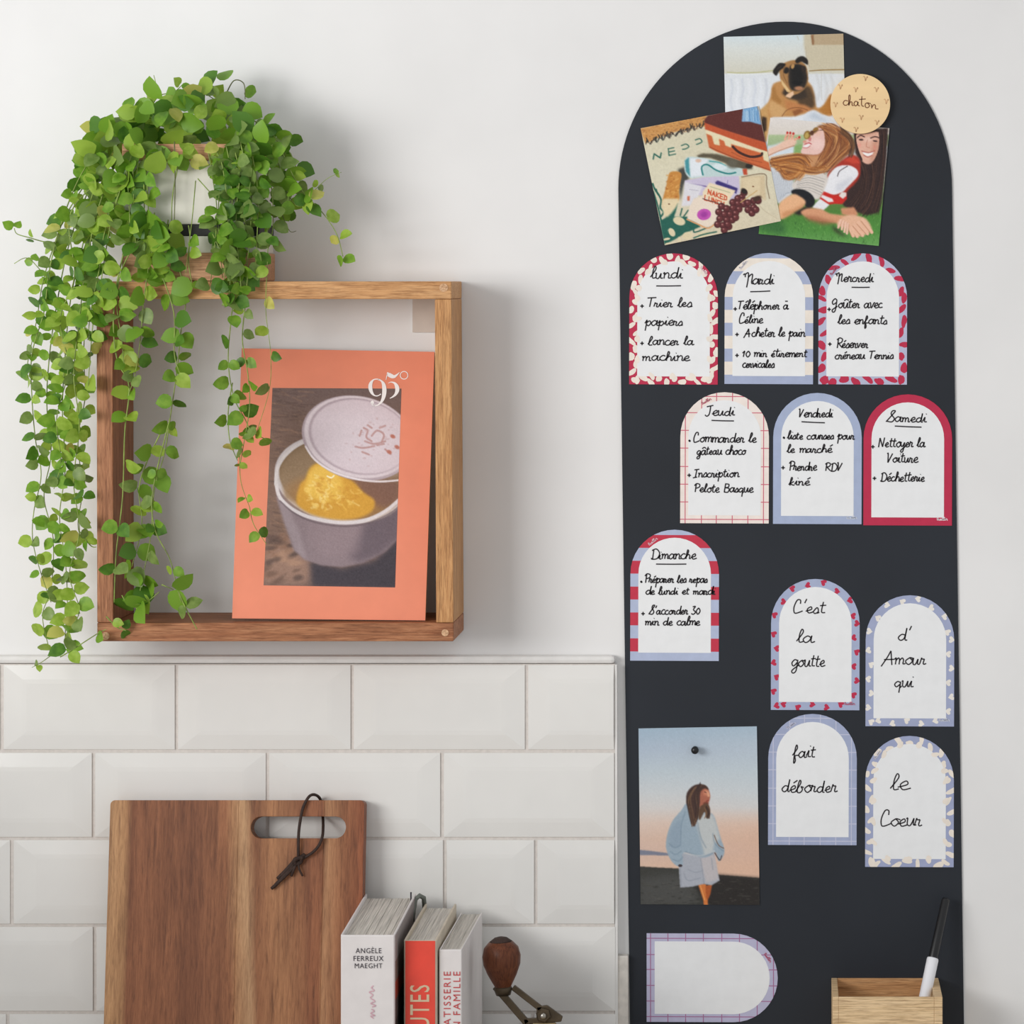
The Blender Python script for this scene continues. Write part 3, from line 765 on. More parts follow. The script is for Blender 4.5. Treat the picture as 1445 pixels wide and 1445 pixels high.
v, f = lathe([(0,.0105),(.004,.0105),(.006,.009)], (W(768, 0, GD).x, -GD, zc_-.006), (0,0,1), 24); mk('collar', v, f, cmat((190,168,128)), gr, True)
v, f = lathe([(0,.046),(.008,.046),(.03,.036),(.045,.016),(.05,.009)], (W(768, 0, GD).x, -GD, zc_-.0555), (0,0,1), 28); mk('metal_dome', v, f, M['iron'], gr, True)
cxg = W(768, 0, GD).x
v, f = boxw(cxg-.05, cxg+.05, -GD-.05, -GD+.05, ZT+.0004, zc_-.055); bevel(mk('wooden_body', v, f, M['grinder'], gr), .004)
v, f = boxw(cxg-.03, cxg+.03, -GD-.054, -GD-.05, ZT+.01, ZT+.04); bevel(mk('drawer', v, f, M['grinder'], gr), .001)

# ================================================================== MAGNETIC BOARD
BD = .0016
def bx_(y): return 872.5+(y-240)*.0137, 1343.5+(y-240)*.0140
cx0, cy0, R_ = 1108, 266, 235.5
pb = [(cx0+R_*math.cos(math.radians(a)), cy0-R_*math.sin(math.radians(a))) for a in range(0, 181, 3)]
pb += [(bx_(1600)[0], 1600), (bx_(1600)[1], 1600)]
tag(slab('magnetic_board', pb, .0002, BD, M['board'], None), 'tall black magnetic board with arched top on the white wall', 'board')

# ------------------------------------------------------------------ arched notes
CW, CH = 125.0, 185.0
def arch(w, h, ins=0, n=20, bot=None):
    r = w/2-ins; cx = w/2; cy = w/2; b = h-ins if bot is None else bot
    return [(cx+r*math.cos(math.pi*k/n), cy-r*math.sin(math.pi*k/n)) for k in range(n+1)]+[(ins, b), (w-ins, b)]
def heart(cx, cy, s, rot):
    out = []
    for k in range(16):
        t = 2*math.pi*k/16; x = 16*math.sin(t)**3; y = -(13*math.cos(t)-5*math.cos(2*t)-2*math.cos(3*t)-math.cos(4*t))
        x, y = x/16*s, y/16*s; a = math.radians(rot)
        out.append((cx+x*math.cos(a)-y*math.sin(a), cy+x*math.sin(a)+y*math.cos(a)))
    return out
def blotch(cx, cy, rx, ry, rot, rnd):
    ph = rnd.uniform(0, 6.28); q = rnd.uniform(.1, .3)
    out = []
    for k in range(14):
        t = 2*math.pi*k/14; m = 1+q*math.sin(2*t+ph)+.08*math.sin(3*t)
        x, y = rx*m*math.cos(t), ry*m*math.sin(t); a = math.radians(rot)
        out.append((cx+x*math.cos(a)-y*math.sin(a), cy+x*math.sin(a)+y*math.cos(a)))
    return out
def border_path(step):
    """points along the middle of the border with direction"""
    P = []; i = 6
    y = CH-i
    while y > CW/2: P.append((i, y, 90)); y -= step
    r = CW/2-i; n = int(math.pi*r/step)
    for k in range(n): a = math.pi-math.pi*(k+.5)/n; P.append((CW/2+r*math.cos(a), CW/2-r*math.sin(a), math.degrees(-a)+90))
    y = CW/2
    while y < CH-i: P.append((CW-i, y, 90)); y += step
    x = CW-i-step
    while x > i+4: P.append((x, CH-i, 0)); x -= step
    return P
CREAM = (238,228,216); CRIM = (190,46,78); LAV = (184,188,212); BLU = (168,178,206); VIO = (188,190,214)
ND = BD+.0005
def note(label, x0, y0, style, writing=(), base=BLU, col=CREAM, seed=1, rot=.25, horiz=False, maker=None, w=CW, h=CH):
    ca, sa = math.cos(math.radians(rot)), math.sin(math.radians(rot))
    if horiz: T = lambda p: (x0+(CH-p[1])+(p[0]-60)*-.0, y0+p[0]+(CH-p[1])*.004)
    else: T = lambda p: (x0+w/2+(p[0]-w/2)*ca-(p[1]-h/2)*sa*.6, y0+h/2+(p[0]-w/2)*sa+(p[1]-h/2)*ca)
    TT = lambda poly: [T(p) for p in poly]
    ap = arch(w, h, 0); rnd = random.Random(seed)
    c = T((w/2, h)) if not horiz else T((w, h/2))
    t = thing('arched_note', W(c[0], c[1], ND), label, 'note', 'arched notes on the black board')
    slab('paper', TT(ap), BD+.00005, ND, cmat(base), t)
    pats = []
    if style == 'blob':
        for i, (x, y, a) in enumerate(border_path(11 if base == CRIM else 15)):
            s = 1 if i % 2 else -1; ar = math.radians(a)
            off = s*rnd.uniform(2.2, 4.6); x2 = x+math.sin(ar)*off*-1; y2 = y+math.cos(ar)*off
            pats.append(blotch(x2, y2, rnd.uniform(5, 8.2), rnd.uniform(3.2, 4.6), a+rnd.uniform(0, 180), rnd))
    elif style == 'petal':
        for i, (x, y, a) in enumerate(border_path(16.5)):
            s = 1 if i % 2 else -1; ar = math.radians(a)
            off = s*rnd.uniform(1.5, 3.2); x2 = x-math.sin(ar)*off; y2 = y+math.cos(ar)*off
            pats.append(blotch(x2, y2, rnd.uniform(6.5, 9), rnd.uniform(3.6, 5), a+rnd.uniform(-70, 70), rnd))
    elif style == 'heart':
        for i, (x, y, a) in enumerate(border_path(20.2)):
            s = 1 if i % 2 else -1; ar = math.radians(a); off = s*2.2
            pats.append(heart(x-math.sin(ar)*off, y+math.cos(ar)*off, 4.9, rnd.choice([75, 100, -80, 120])))
    elif style == 'stripe':
        ys = [7.5, 25.8, 44, 62.2, 80.5, 98.7, 117, 135.2, 153.5, 172]
        for k in range(0, len(ys)-1, 2): pats.append([(-1, ys[k]), (w+1, ys[k]), (w+1, ys[k+1]), (-1, ys[k+1])])
    elif style == 'grid':
        lw = .65
        for u in (7, 30, 51, 73.5, 95.5, 117.5): pats.append(rect(u-lw, -1, u+lw, h+1))
        for v_ in (6, 29, 54, 79, 105, 130, 155, 179.5): pats.append(rect(-1, v_-lw, w+1, v_+lw))
    pats = [clip_convex(p, ap) for p in pats]
    if pats:
        # keep each shape slightly apart in depth so overlaps stay clean
        vs, fs = [], []
        for k, p in enumerate(pats):
            p = TT(p); n = len(p)
            if n < 3: continue
            a = sum(p[i][0]*p[(i+1) % n][1]-p[(i+1) % n][0]*p[i][1] for i in range(n))
            q = p if a < 0 else p[::-1]
            fs.append(list(range(len(vs), len(vs)+n))); vs += [W(x, y, ND+.00003+.000001*k) for x, y in q]
        mk('border_pattern', vs, fs, cmat(col), t)
    ins = 11.3
    slab('writing_panel', TT(arch(w, h, ins)), ND-.0001, ND+.00012, M['paper'], t)
    if style == 'blob':
        extra = []
        for i, (x, y, a) in enumerate(border_path(29)):
            ar = math.radians(a); x2 = x+(w/2-x)*.095 if a != 0 else x; y2 = y-5.5 if a == 0 else (y+(CW/2-y)*.09 if y < CW/2 else y)
            extra.append(clip_convex(blotch(x2, y2, 5.6, 3.6, a+rnd.uniform(0, 180), rnd), ap))
        flat('border_blotch', [TT(p) for p in extra], ND+.00016, cmat(col), t)
    st = []
    for wv in writing:
        if wv[0] == '+': st += plus(wv[1], wv[2])
        elif wv[0] == '.': st += dotm(wv[1], wv[2])
        elif wv[0] == '_': st.append([(wv[1], wv[2]), ((wv[1]+wv[3])/2, (wv[2]+wv[4])/2+.2), (wv[3], wv[4])])
        else: st += write(wv[0], wv[1], wv[2], wv[3], wv[4], .14, wv[5] if len(wv) > 5 else 0)
    if st: ribbons('handwriting', st, 1.75, ND+.0003, M['ink'], t)
    if maker:
        mx, my, mr, mcol = maker
        ms = write('trellin', 0, 16, 0, 2.2, .2)
        a = math.radians(mr); ms = [[T((mx+p[0]*math.cos(a)-p[1]*math.sin(a), my+p[0]*math.sin(a)+p[1]*math.cos(a))) for p in s] for s in ms]
        ribbons('maker_signature', ms, .8, ND+.0002, cmat(mcol), t, 3)
    return t
note('arched note headed lundi with red and cream blotched border', 888, 357.5, 'blob',
     [('lundi', 917.5, 963.5, 393, 8.4), ('_', 926, 403.5, 961, 403.2), ('+', 906, 432), ('Trier les', 912, 977, 433, 6.6), ('papiers', 909.5, 963.5, 459.5, 7),
      ('+', 906, 484.5), ('Lancer la', 914, 979.5, 487, 6.6), ('machine', 905.5, 974, 509, 7)], CRIM, CREAM, 3, maker=(99, 19, 52, (240,210,216)))
note('arched note headed Mardi with pale blue and cream striped border', 1022.5, 357, 'stripe',
     [('Mardi', 1047, 1092.5, 401, 7.4), ('_', 1058.6, 411.7, 1087, 410.6), ('+', 1037.5, 436), ('Téléphoner à', 1040, 1113, 436.7, 6.4), ('Céline', 1042, 1077, 456, 6.2),
      ('+', 1040, 472), ('Acheter le pain', 1049.5, 1136.7, 475, 6.2), ('+', 1040, 501.5), ('10 min étirement', 1047, 1138.5, 503.8, 5.8), ('cervicales', 1047, 1093, 518.7, 6)], BLU, CREAM, 4, maker=(22, 24, -48, (206,204,214)))
note('arched note headed Mercredi with lavender border and red petals', 1155, 357.5, 'petal',
     [('Mercredi', 1177.5, 1233, 397.8, 6.8), ('_', 1201.7, 405.4, 1227.3, 405.4), ('+', 1170, 436.5), ('Goûter avec', 1172.7, 1245.3, 434.4, 7), ('les enfants', 1181.7, 1252, 457.3, 6.4),
      ('+', 1171, 485.6), ('Réserver', 1179, 1225, 491, 6.6), ('créneau Tennis', 1177.5, 1261, 506.6, 6)], LAV, CRIM, 5, maker=(18, 32, -52, (190,90,120)))
note('arched note headed Jeudi with cream border and thin red grid lines', 960, 553.5, 'grid',
     [('Jeudi', 993.6, 1037, 586.4, 7), ('_', 1004, 593.2, 1035.7, 594), ('.', 973, 622), ('Commander le', 977.6, 1067.7, 624.2, 6.8), ('gâteau choco', 982.7, 1052.5, 641.6, 6.2),
      ('+', 972.5, 670.7), ('Inscription', 977, 1043.7, 673.5, 6.2), ('Pelote Basque', 978.3, 1063.4, 694.7, 6.4)], (240,228,220), (206,106,124), 6, maker=(30, 18, -28, (200,100,120)))
note('arched note headed Vendredi with plain pale blue border', 1091, 554.5, 'plain',
     [('Vendredi', 1125.8, 1175.4, 588.6, 6.4), ('_', 1131, 595.1, 1164, 596.6), ('.', 1106.2, 617.7), ('liste courses pour', 1110.6, 1206, 620, 5.8), ('le marché', 1110, 1174.7, 638.7, 6),
      ('+', 1105, 660), ('Prendre', 1112, 1153, 664, 6.4), ('RDV', 1163, 1187, 664.5, 5.6), ('kiné', 1112.8, 1143.3, 685, 6.2)], (168,180,208), CREAM, 7, maker=(103, 177.5, 0, (214,220,232)))
note('arched note headed Samedi with plain crimson border', 1218.5, 556.5, 'plain',
     [('Samedi', 1250.3, 1307.7, 595, 7, 1.0), ('_', 1262.6, 601.2, 1300.4, 602.8), ('+', 1231.7, 630.5), ('Nettoyer la', 1238.6, 1306, 631, 7), ('Voiture', 1250, 1296, 652.5, 7),
      ('+', 1234, 675), ('Déchetterie', 1241.5, 1304.8, 679.4, 6.8)], CRIM, CREAM, 8, maker=(103, 177.5, 0, (246,236,240)))
note('arched note headed Dimanche with red and blue striped border', 889.5, 747.5, 'stripe',
     [('Dimanche', 917.4, 983, 789, 7), ('_', 925.7, 796, 968.6, 796), ('.', 905, 821), ('Préparer les repas', 908.4, 998.3, 822.3, 5.8), ('de lundi et mardi', 910.4, 1009.4, 839, 5.6),
      ('+', 907.4, 866), ("S'accorder 30", 915.3, 987.3, 866.8, 6.2), ('min de calme', 909.8, 988, 882.5, 6)], (178,188,214), (196,54,76), 9, maker=(26, 23, -38, (240,200,210)))
note('arched note saying C est la goutte with small red hearts on its border', 1088, 817, 'heart',
     [("C'est", 1118, 1164.3, 865.2, 9.2), ('la', 1123.6, 1149.8, 906.9, 9.5), ('goutte', 1115.8, 1164.3, 940.8, 9)], BLU, CRIM, 10, maker=(103, 177.5, 0, (196,110,136)))
note('arched note saying d Amour qui with small cream hearts on its border', 1221.5, 840, 'heart',
     [("d'", 1266, 1283.5, 904, 10), ('Amour', 1243.7, 1306.7, 937.9, 9), ('qui', 1261, 1289, 969.9, 8.5)], (162,170,200), (236,230,222), 12, maker=(103, 177.5, 0, (214,216,226)))
note('arched note saying fait déborder with pale blue gridded border', 1084, 1007.5, 'grid',
     [('fait', 1117.8, 1149.8, 1068.8, 9.5), ('déborder', 1102, 1181.7, 1118, 9.5)], (164,173,202), (196,198,218), 13, maker=(26, 22, -32, (206,206,224)))
note('arched note saying le Coeur with blue border and cream blotches', 1221, 1038.5, 'blob',
     [('le', 1256, 1285, 1114.3, 11.5), ('Coeur', 1240.8, 1301, 1165.7, 10)], (160,168,200), CREAM, 14, maker=(14, 34, -55, (220,216,226)))
note('blank arched note lying sideways with lavender border and purple grid lines', 912.5, 1317, 'grid', [], (188,186,212), (166,110,150), 15, horiz=True, maker=(28, 20, -35, (196,90,120)))

# ================================================================== PRINTED PHOTOGRAPHS (ink on fine paper grids)
class Pic:
    """small paint box: shapes are given in photo pixels, or in the units of a magnified crop set by crop()"""
    def __init__(s, x0, y0, x1, y1, res=2.0):
        s.x0, s.y0, s.res = x0, y0, res
        s.w = int((x1-x0)*res)+1; s.h = int((y1-y0)*res)+1
        s.X, s.Y = np.meshgrid(x0+np.arange(s.w)/res, y0+np.arange(s.h)/res)
        s.im = np.zeros((s.h, s.w, 3)); s.k = (0, 0, 1.0); s.rng = np.random.RandomState(3)
    def crop(s, ox, oy, sc_): s.k = (ox, oy, sc_)
    def t(s, p): return (s.k[0]+p[0]/s.k[2], s.k[1]+p[1]/s.k[2])
    def win(s, xa, ya, xb, yb):
        i0 = max(0, int((xa-s.x0)*s.res)-2); i1 = min(s.w, int((xb-s.x0)*s.res)+3)
        j0 = max(0, int((ya-s.y0)*s.res)-2); j1 = min(s.h, int((yb-s.y0)*s.res)+3)
        return slice(j0, j1), slice(i0, i1)
    def put(s, sl, m, c):
        c = np.asarray(c, float); s.im[sl] = s.im[sl]*(1-m[..., None])+c*m[..., None]
    def blur(s, m, r):
        for ax in (0, 1):
            n = m.shape[ax]; pad = [(0, 0), (0, 0)]; pad[ax] = (r+1, r)
            c = np.cumsum(np.pad(m, pad), axis=ax)
            hi = np.take(c, np.arange(2*r+1, 2*r+1+n), axis=ax); lo = np.take(c, np.arange(0, n), axis=ax)
            m = (hi-lo)/(2*r+1)
        return m
    def poly(s, pts, c, soft=1, a=1.0, smooth=False):
        pts = [s.t(p) for p in pts]
        if smooth: pts = catmull(pts, 4, True)
        P = np.array(pts); mg = soft*2/s.res+1
        sl = s.win(P[:, 0].min()-mg, P[:, 1].min()-mg, P[:, 0].max()+mg, P[:, 1].max()+mg)
        X, Y = s.X[sl], s.Y[sl]
        if X.size == 0: return
        m = np.zeros(X.shape, bool)
        for i in range(len(P)):
            xa, ya = P[i-1]; xb, yb = P[i]
            if ya == yb: continue
            m ^= ((Y >= min(ya, yb)) & (Y < max(ya, yb)) & (X < xa+(Y-ya)*(xb-xa)/(yb-ya)))
        m = m.astype(float)
        for _ in range(2 if soft else 0): m = s.blur(m, soft)
        s.put(sl, m*a, c)
    def blob(s, cx, cy, rx, ry, c, rot=0, soft=.15, a=1.0):
        cx, cy = s.t((cx, cy)); rx /= s.k[2]; ry /= s.k[2]; R = max(rx, ry)*1.5+1
        sl = s.win(cx-R, cy-R, cx+R, cy+R); X, Y = s.X[sl]-cx, s.Y[sl]-cy
        if X.size == 0: return
        q = math.radians(rot); u = X*math.cos(q)+Y*math.sin(q); v = -X*math.sin(q)+Y*math.cos(q)
        d = np.sqrt((u/rx)**2+(v/ry)**2); s.put(sl, np.clip((1+soft/2-d)/max(soft, 1e-3), 0, 1)*a, c)
    def line(s, pts, w, c, a=1.0, soft=.8, smooth=True):
        pts = [s.t(p) for p in pts]; w /= s.k[2]
        if smooth and len(pts) > 2: pts = catmull(pts, 4)
        P = np.array(pts); sl = s.win(P[:, 0].min()-w-1, P[:, 1].min()-w-1, P[:, 0].max()+w+1, P[:, 1].max()+w+1)
        X, Y = s.X[sl], s.Y[sl]
        if X.size == 0: return
        D = np.full(X.shape, 1e9)
        for i in range(1, len(P)):
            ax, ay = P[i-1]; bx, by = P[i]; dx, dy = bx-ax, by-ay; l = dx*dx+dy*dy or 1e-9
            t = np.clip(((X-ax)*dx+(Y-ay)*dy)/l, 0, 1); D = np.minimum(D, np.hypot(X-ax-t*dx, Y-ay-t*dy))
        s.put(sl, np.clip((w/2-D)/soft+.5, 0, 1)*a, c)
    def vgrad(s, stops, x0=None, x1=None):
        ys = [s.t((0, q[0]))[1] for q in stops]
        for ch in range(3): s.im[..., ch] = np.interp(s.Y, ys, [q[1][ch] for q in stops])
    def hmix(s, xa, xb, c, amax, ya=None, yb=None, feather=4):
        xa, xb = s.t((xa, 0))[0], s.t((xb, 0))[0]
        m = np.clip((s.X-xa)/(xb-xa), 0, 1)*amax
        if ya is not None:
            ya, yb = s.t((0, ya))[1], s.t((0, yb))[1]; m = m*np.clip((s.Y-ya)/feather+.5, 0, 1)*np.clip((yb-s.Y)/feather+.5, 0, 1)
        s.im = s.im*(1-m[..., None])+np.asarray(c, float)*m[..., None]
    def grain(s, amp, r=1, seed=1, mask=None):
        g = np.random.RandomState(seed).normal(0, 1, (s.h, s.w))
        if r: g = s.blur(g, r)*(2*r+1)
        s.im += (g*amp)[..., None]*(1 if mask is None else mask[..., None])
    def hairs(s, guides, n, spread, w, cols, a=.7, seed=2):
        r = random.Random(seed)
        for k in range(n):
            g = r.choice(guides); ox, oy = r.gauss(0, spread), r.gauss(0, spread)
            s.line([(x+ox*(.4+.6*i/len(g))+r.gauss(0, spread*.2), y+oy) for i, (x, y) in enumerate(g)], w*r.uniform(.5, 1.3), r.choice(cols), a*r.uniform(.5, 1))
    def sample(s, x, y):
        u = np.clip((x-s.x0)*s.res, 0, s.w-1.001); v = np.clip((y-s.y0)*s.res, 0, s.h-1.001)
        i, j = u.astype(int), v.astype(int); fu, fv = (u-i)[..., None], (v-j)[..., None]
        return (s.im[j, i]*(1-fu)+s.im[j, i+1]*fu)*(1-fv)+(s.im[j+1, i]*(1-fu)+s.im[j+1, i+1]*fu)*fv

def print_grid(name, pic, q, dfun, parent, step=1.0, mat=None):
    """q: TL,TR,BR,BL px; dfun: depth of each corner"""
    TL, TR, BR, BL = [np.array(p, float) for p in q]
    nx = max(2, int(np.linalg.norm(TR-TL)/step)+1); ny = max(2, int(np.linalg.norm(BL-TL)/step)+1)
    u, v = np.meshgrid(np.linspace(0, 1, nx), np.linspace(0, 1, ny)); u, v = u[..., None], v[..., None]
    P = (TL*(1-u)+TR*u)*(1-v)+(BL*(1-u)+BR*u)*v
    px, py = P[..., 0], P[..., 1]; col = np.clip(pic.sample(px, py), 0, 255)
    # true plane through the 3-D corners
    C3 = [np.array(W(c[0], c[1], d)) for c, d in zip((TL, TR, BR, BL), dfun)]
    co = (C3[0]*(1-u)+C3[1]*u)*(1-v)+(C3[3]*(1-u)+C3[2]*u)*v
    org = np.array(ORG[parent.name]); co = co.reshape(-1, 3)-org
    idx = np.arange(nx*ny).reshape(ny, nx)
    f = np.stack([idx[:-1, :-1], idx[1:, :-1], idx[1:, 1:], idx[:-1, 1:]], -1).reshape(-1, 4)
    me = bpy.data.meshes.new(name); me.vertices.add(len(co)); me.vertices.foreach_set('co', co.ravel())
    me.loops.add(f.size); me.loops.foreach_set('vertex_index', f.ravel().astype(np.int32))
    me.polygons.add(len(f)); me.polygons.foreach_set('loop_start', np.arange(0, f.size, 4, dtype=np.int32))
    me.update(calc_edges=True)
    at = me.color_attributes.new('ink', 'FLOAT_COLOR', 'POINT')
    c4 = np.ones((nx*ny, 4)); c4[:, :3] = lin(col.reshape(-1, 3)); at.data.foreach_set('color', c4.ravel())
    me.materials.append(mat or M['print'])
    o = bpy.data.objects.new(name, me); sc.collection.objects.link(o); o.parent = parent; return o
def photo(q, d, label, pic):
    x = (q[2][0]+q[3][0])/2; y = (q[2][1]+q[3][1])/2
    t = thing('photo_print', W(x, y, d), label, 'photo', 'photo prints on the black board')
    slab('paper', q, d-.00035, d, M['paper'], t)
    print_grid('picture', pic, q, [d+.00004]*4, t, 1.0); return t

# --- dog on a sofa
p = Pic(1018, 44, 1198, 226); p.crop(1010, 40, 5.558)
p.vgrad([(40,(214,228,234)), (160,(222,226,222)), (330,(216,214,200)), (350,(214,212,196)), (362,(226,230,234)), (700,(232,236,242)), (1000,(226,230,238))])
p.poly([(690,40), (1010,40), (1010,330), (725,330), (705,200), (690,130)], (208,198,172), 3)
p.poly([(762,40), (1010,40), (1010,128), (762,130)], (190,168,136), 1); p.poly([(745,50), (768,50), (772,128), (755,128)], (150,110,76), 1)
p.line([(90,345), (200,350), (330,345), (450,330)], 9, (196,194,150)); p.line([(95,357), (250,360), (440,352)], 7, (236,240,240))
p.line([(735,334), (860,326), (1010,324)], 8, (150,118,66)); p.line([(830,340), (828,450), (832,560)], 5, (200,196,190), .7)
p.line([(705,140), (712,220), (735,300)], 4, (180,166,140), .7); p.line([(640,60), (650,90)], 5, (180,170,140), .6)
for x, c in ((120,(206,212,222)), (165,(240,243,248)), (205,(204,210,222)), (255,(242,244,248)), (300,(206,212,224)), (345,(240,244,250)), (390,(198,202,212))):
    p.line([(x, 400), (x+12, 480), (x-4, 560), (x+10, 640)], 16, c, .6, 3)
for x in (790, 850, 900): p.line([(x, 360), (x+25, 470), (x+10, 560)], 22, (208,210,212), .5, 3)
TAN, DT, LT, BK = (196,142,84), (150,98,50), (226,186,134), (34,30,28)
p.poly([(345,640), (372,620), (430,560), (440,690), (415,800), (400,890), (370,890), (352,780)], (206,160,100), 2)
p.poly([(365,690), (400,700), (398,800), (372,820), (356,760)], (60,42,28), 2)
p.poly([(444,450), (470,425), (520,410), (600,380), (690,400), (745,440), (772,510), (782,590), (800,625), (850,600), (905,510), (920,600), (915,680), (850,688), (800,668), (740,650), (690,672), (600,692), (480,692), (418,690), (412,600), (432,520)], TAN, 2, smooth=True)
p.poly([(440,470), (460,450), (480,520), (520,570), (500,600), (440,560)], (176,124,66), 2); p.poly([(430,560), (500,600), (560,640), (520,690), (430,690), (415,620)], (214,168,112), 3)
p.poly([(690,440), (745,460), (772,530), (778,610), (740,640), (650,620), (640,540)], (84,64,44), 4); p.poly([(540,560), (640,590), (700,600), (770,640), (690,660), (560,640)], (196,130,78), 3)
p.line([(520,690), (560,640), (640,620), (720,640)], 7, (128,80,44), .7); p.poly([(600,650), (660,630), (690,650), (620,690)], (150,92,52), 2)
p.poly([(850,600), (900,520), (918,560), (915,670), (860,680), (810,640)], (184,124,54), 3)
p.poly([(520,510), (545,460), (620,500), (700,470), (720,540), (640,566), (570,550)], (60,48,38), 3)
p.poly([(497,300), (540,270), (600,250), (660,255), (705,290), (722,350), (724,420), (700,470), (650,510), (590,520), (545,470), (510,410), (500,350)], (172,126,76), 1, smooth=True)
p.poly([(506,390), (545,440), (590,500), (560,500), (520,440)], (232,196,140), 1); p.poly([(560,515), (610,490), (612,520), (585,548), (545,535)], (240,200,164), 1)
p.poly([(580,300), (640,280), (690,295), (716,360), (712,430), (680,480), (620,490), (585,470), (570,400)], (44,38,34), 2, smooth=True)
p.poly([(590,310), (640,290), (680,310), (690,400), (650,470), (600,440)], (26,24,24), 3)
p.blob(553, 330, 22, 26, BK, 20, .5); p.blob(690, 320, 20, 26, (48,38,32), 0, .5); p.line([(600,280), (640,272), (680,285)], 8, (150,110,70), .6); p.blob(604, 298, 12, 20, (190,146,90), 20, .5)
p.blob(652, 470, 34, 16, (214,150,110), 0, .7, .8); p.blob(640, 425, 40, 14, (20,18,20), 0, .6); p.line([(545,300), (530,360), (560,430)], 7, (120,84,48), .6)
p.poly([(448,335), (470,300), (500,272), (548,280), (530,310), (505,330), (490,350), (475,372), (455,355)], BK, 1, smooth=True); p.line([(480,320), (510,300)], 6, (80,66,56), .6)
p.poly([(622,255), (650,224), (690,220), (722,250), (722,285), (700,276), (670,262), (640,275)], BK, 1, smooth=True)
p.poly([(690,700), (720,660), (770,640), (830,670), (880,690), (930,730), (930,800), (700,760)], (222,228,236), 2, smooth=True)
p.poly([(720,690), (770,660), (820,690), (900,740), (800,720)], (198,208,220), 4)
p.grain(2.2, 1)
photo([(1021,52), (1190,47.5), (1194,222), (1025,226)], BD+.0008, 'colour photo of a tan dog with black muzzle on a cream sofa', p)

# --- two women lying on grass
p = Pic(1064, 160, 1262, 352); p.crop(1060, 160, 6.881)
p.vgrad([(40,(232,226,222)), (200,(224,216,206)), (215,(176,196,150)), (300,(164,186,142)), (330,(200,214,220)), (520,(214,214,210)), (900,(90,130,60)), (1000,(76,134,56)), (1150,(84,146,66)), (1290,(110,168,92))])
p.poly([(160,330), (300,280), (420,340), (420,420), (300,440), (170,450)], (216,228,236), 3)
p.poly([(420,305), (500,300), (500,400), (410,400)], (140,178,110), 2)
g = np.random.RandomState(5)
for k in range(420):
    x, y = g.uniform(60, 1260), g.uniform(960, 1290)
    p.line([(x, y), (x+g.uniform(-14, 14), y-g.uniform(10, 30))], g.uniform(4, 9), [(56,104,40), (96,160,66), (130,186,96), (44,88,40), (80,140,54)][g.randint(5)], .45)
p.poly([(90,1050), (250,1000), (330,1090), (340,1180), (200,1160), (80,1130)], (44,92,52), 8, .6)
# dark-haired woman: hair, back
p.poly([(1000,190), (1060,170), (1330,140), (1325,250), (1305,420), (1290,640), (1275,800), (1240,960), (1120,990), (1000,950), (900,900), (860,820), (960,700), (1040,600), (1060,480), (1010,380)], (56,38,36), 2)
p.hairs([[(1290,170), (1290,400), (1250,700), (1180,950)], [(1060,470), (1110,620), (1080,800), (1000,930)], [(1180,470), (1200,650), (1150,850), (1080,950)]], 90, 28, 6, [(86,58,48), (40,26,26), (110,74,58), (64,44,40), (30,20,22)], .7)
p.poly([(1022,205), (1090,200), (1240,180), (1246,260), (1232,360), (1205,430), (1160,486), (1110,488), (1070,450), (1040,370), (1018,280)], (232,182,160), 1, smooth=True)
p.poly([(1180,280), (1240,240), (1235,370), (1195,450), (1150,486), (1160,400)], (206,148,124), 4, .8); p.blob(1130, 250, 40, 26, (244,206,188), 0, .9, .8)
p.line([(1030,236), (1062,214), (1100,228)], 11, (66,40,36)); p.line([(1160,240), (1200,226), (1240,236)], 11, (66,40,36))
p.blob(1068, 256, 22, 9, (60,38,40), 0, .5); p.blob(1204, 268, 22, 8, (60,38,40), 8, .5); p.line([(1128,260), (1118,320), (1150,334)], 7, (196,130,110), .8)
p.poly([(1080,372), (1130,386), (1192,372), (1170,406), (1130,416), (1094,400)], (250,246,244), 1); p.line([(1074,366), (1110,376), (1150,380), (1200,362)], 8, (180,84,76)); p.line([(1090,402), (1130,424), (1175,406)], 8, (188,96,86))
p.blob(1050, 310, 20, 24, (240,168,150), 0, .9, .8); p.blob(1200, 330, 16, 22, (226,150,130), 0, .9, .7)
p.hairs([[(1010,200), (1015,280), (1040,380), (1070,450)], [(1245,180), (1250,300), (1225,400), (1190,470)]], 26, 6, 7, [(46,30,30), (70,46,40)], .9)
# red and white jersey
p.poly([(740,600), (800,520), (900,440), (980,400), (1050,440), (1062,540), (1050,620), (1000,690), (930,760), (880,880), (720,780)], (176,54,40), 2, smooth=True)
p.poly([(900,460), (990,410), (1060,480), (1000,490)], (206,70,50), 2)
p.poly([(745,620), (790,550), (860,510), (950,505), (1020,540), (1040,590), (1010,640), (930,720), (890,760), (800,790), (705,770), (715,690)], (240,240,244), 1, smooth=True)
p.poly([(820,700), (900,650), (1000,600), (940,700), (880,750), (820,770)], (214,216,224), 4, .8); p.line([(838,610), (860,560), (935,512)], 7, (50,30,34))
p.poly([(668,815), (700,755), (790,790), (850,800), (925,775), (930,830), (880,880), (800,880), (740,888), (665,840)], (206,40,32), 1)
p.poly([(690,790), (790,830), (800,858), (750,862), (676,812)], (240,236,238), 1); p.poly([(850,800), (880,762), (925,770), (925,800), (890,830)], (236,226,220), 1)
p.poly([(620,880), (670,830), (760,888), (700,942), (590,915)], (236,236,240), 1)
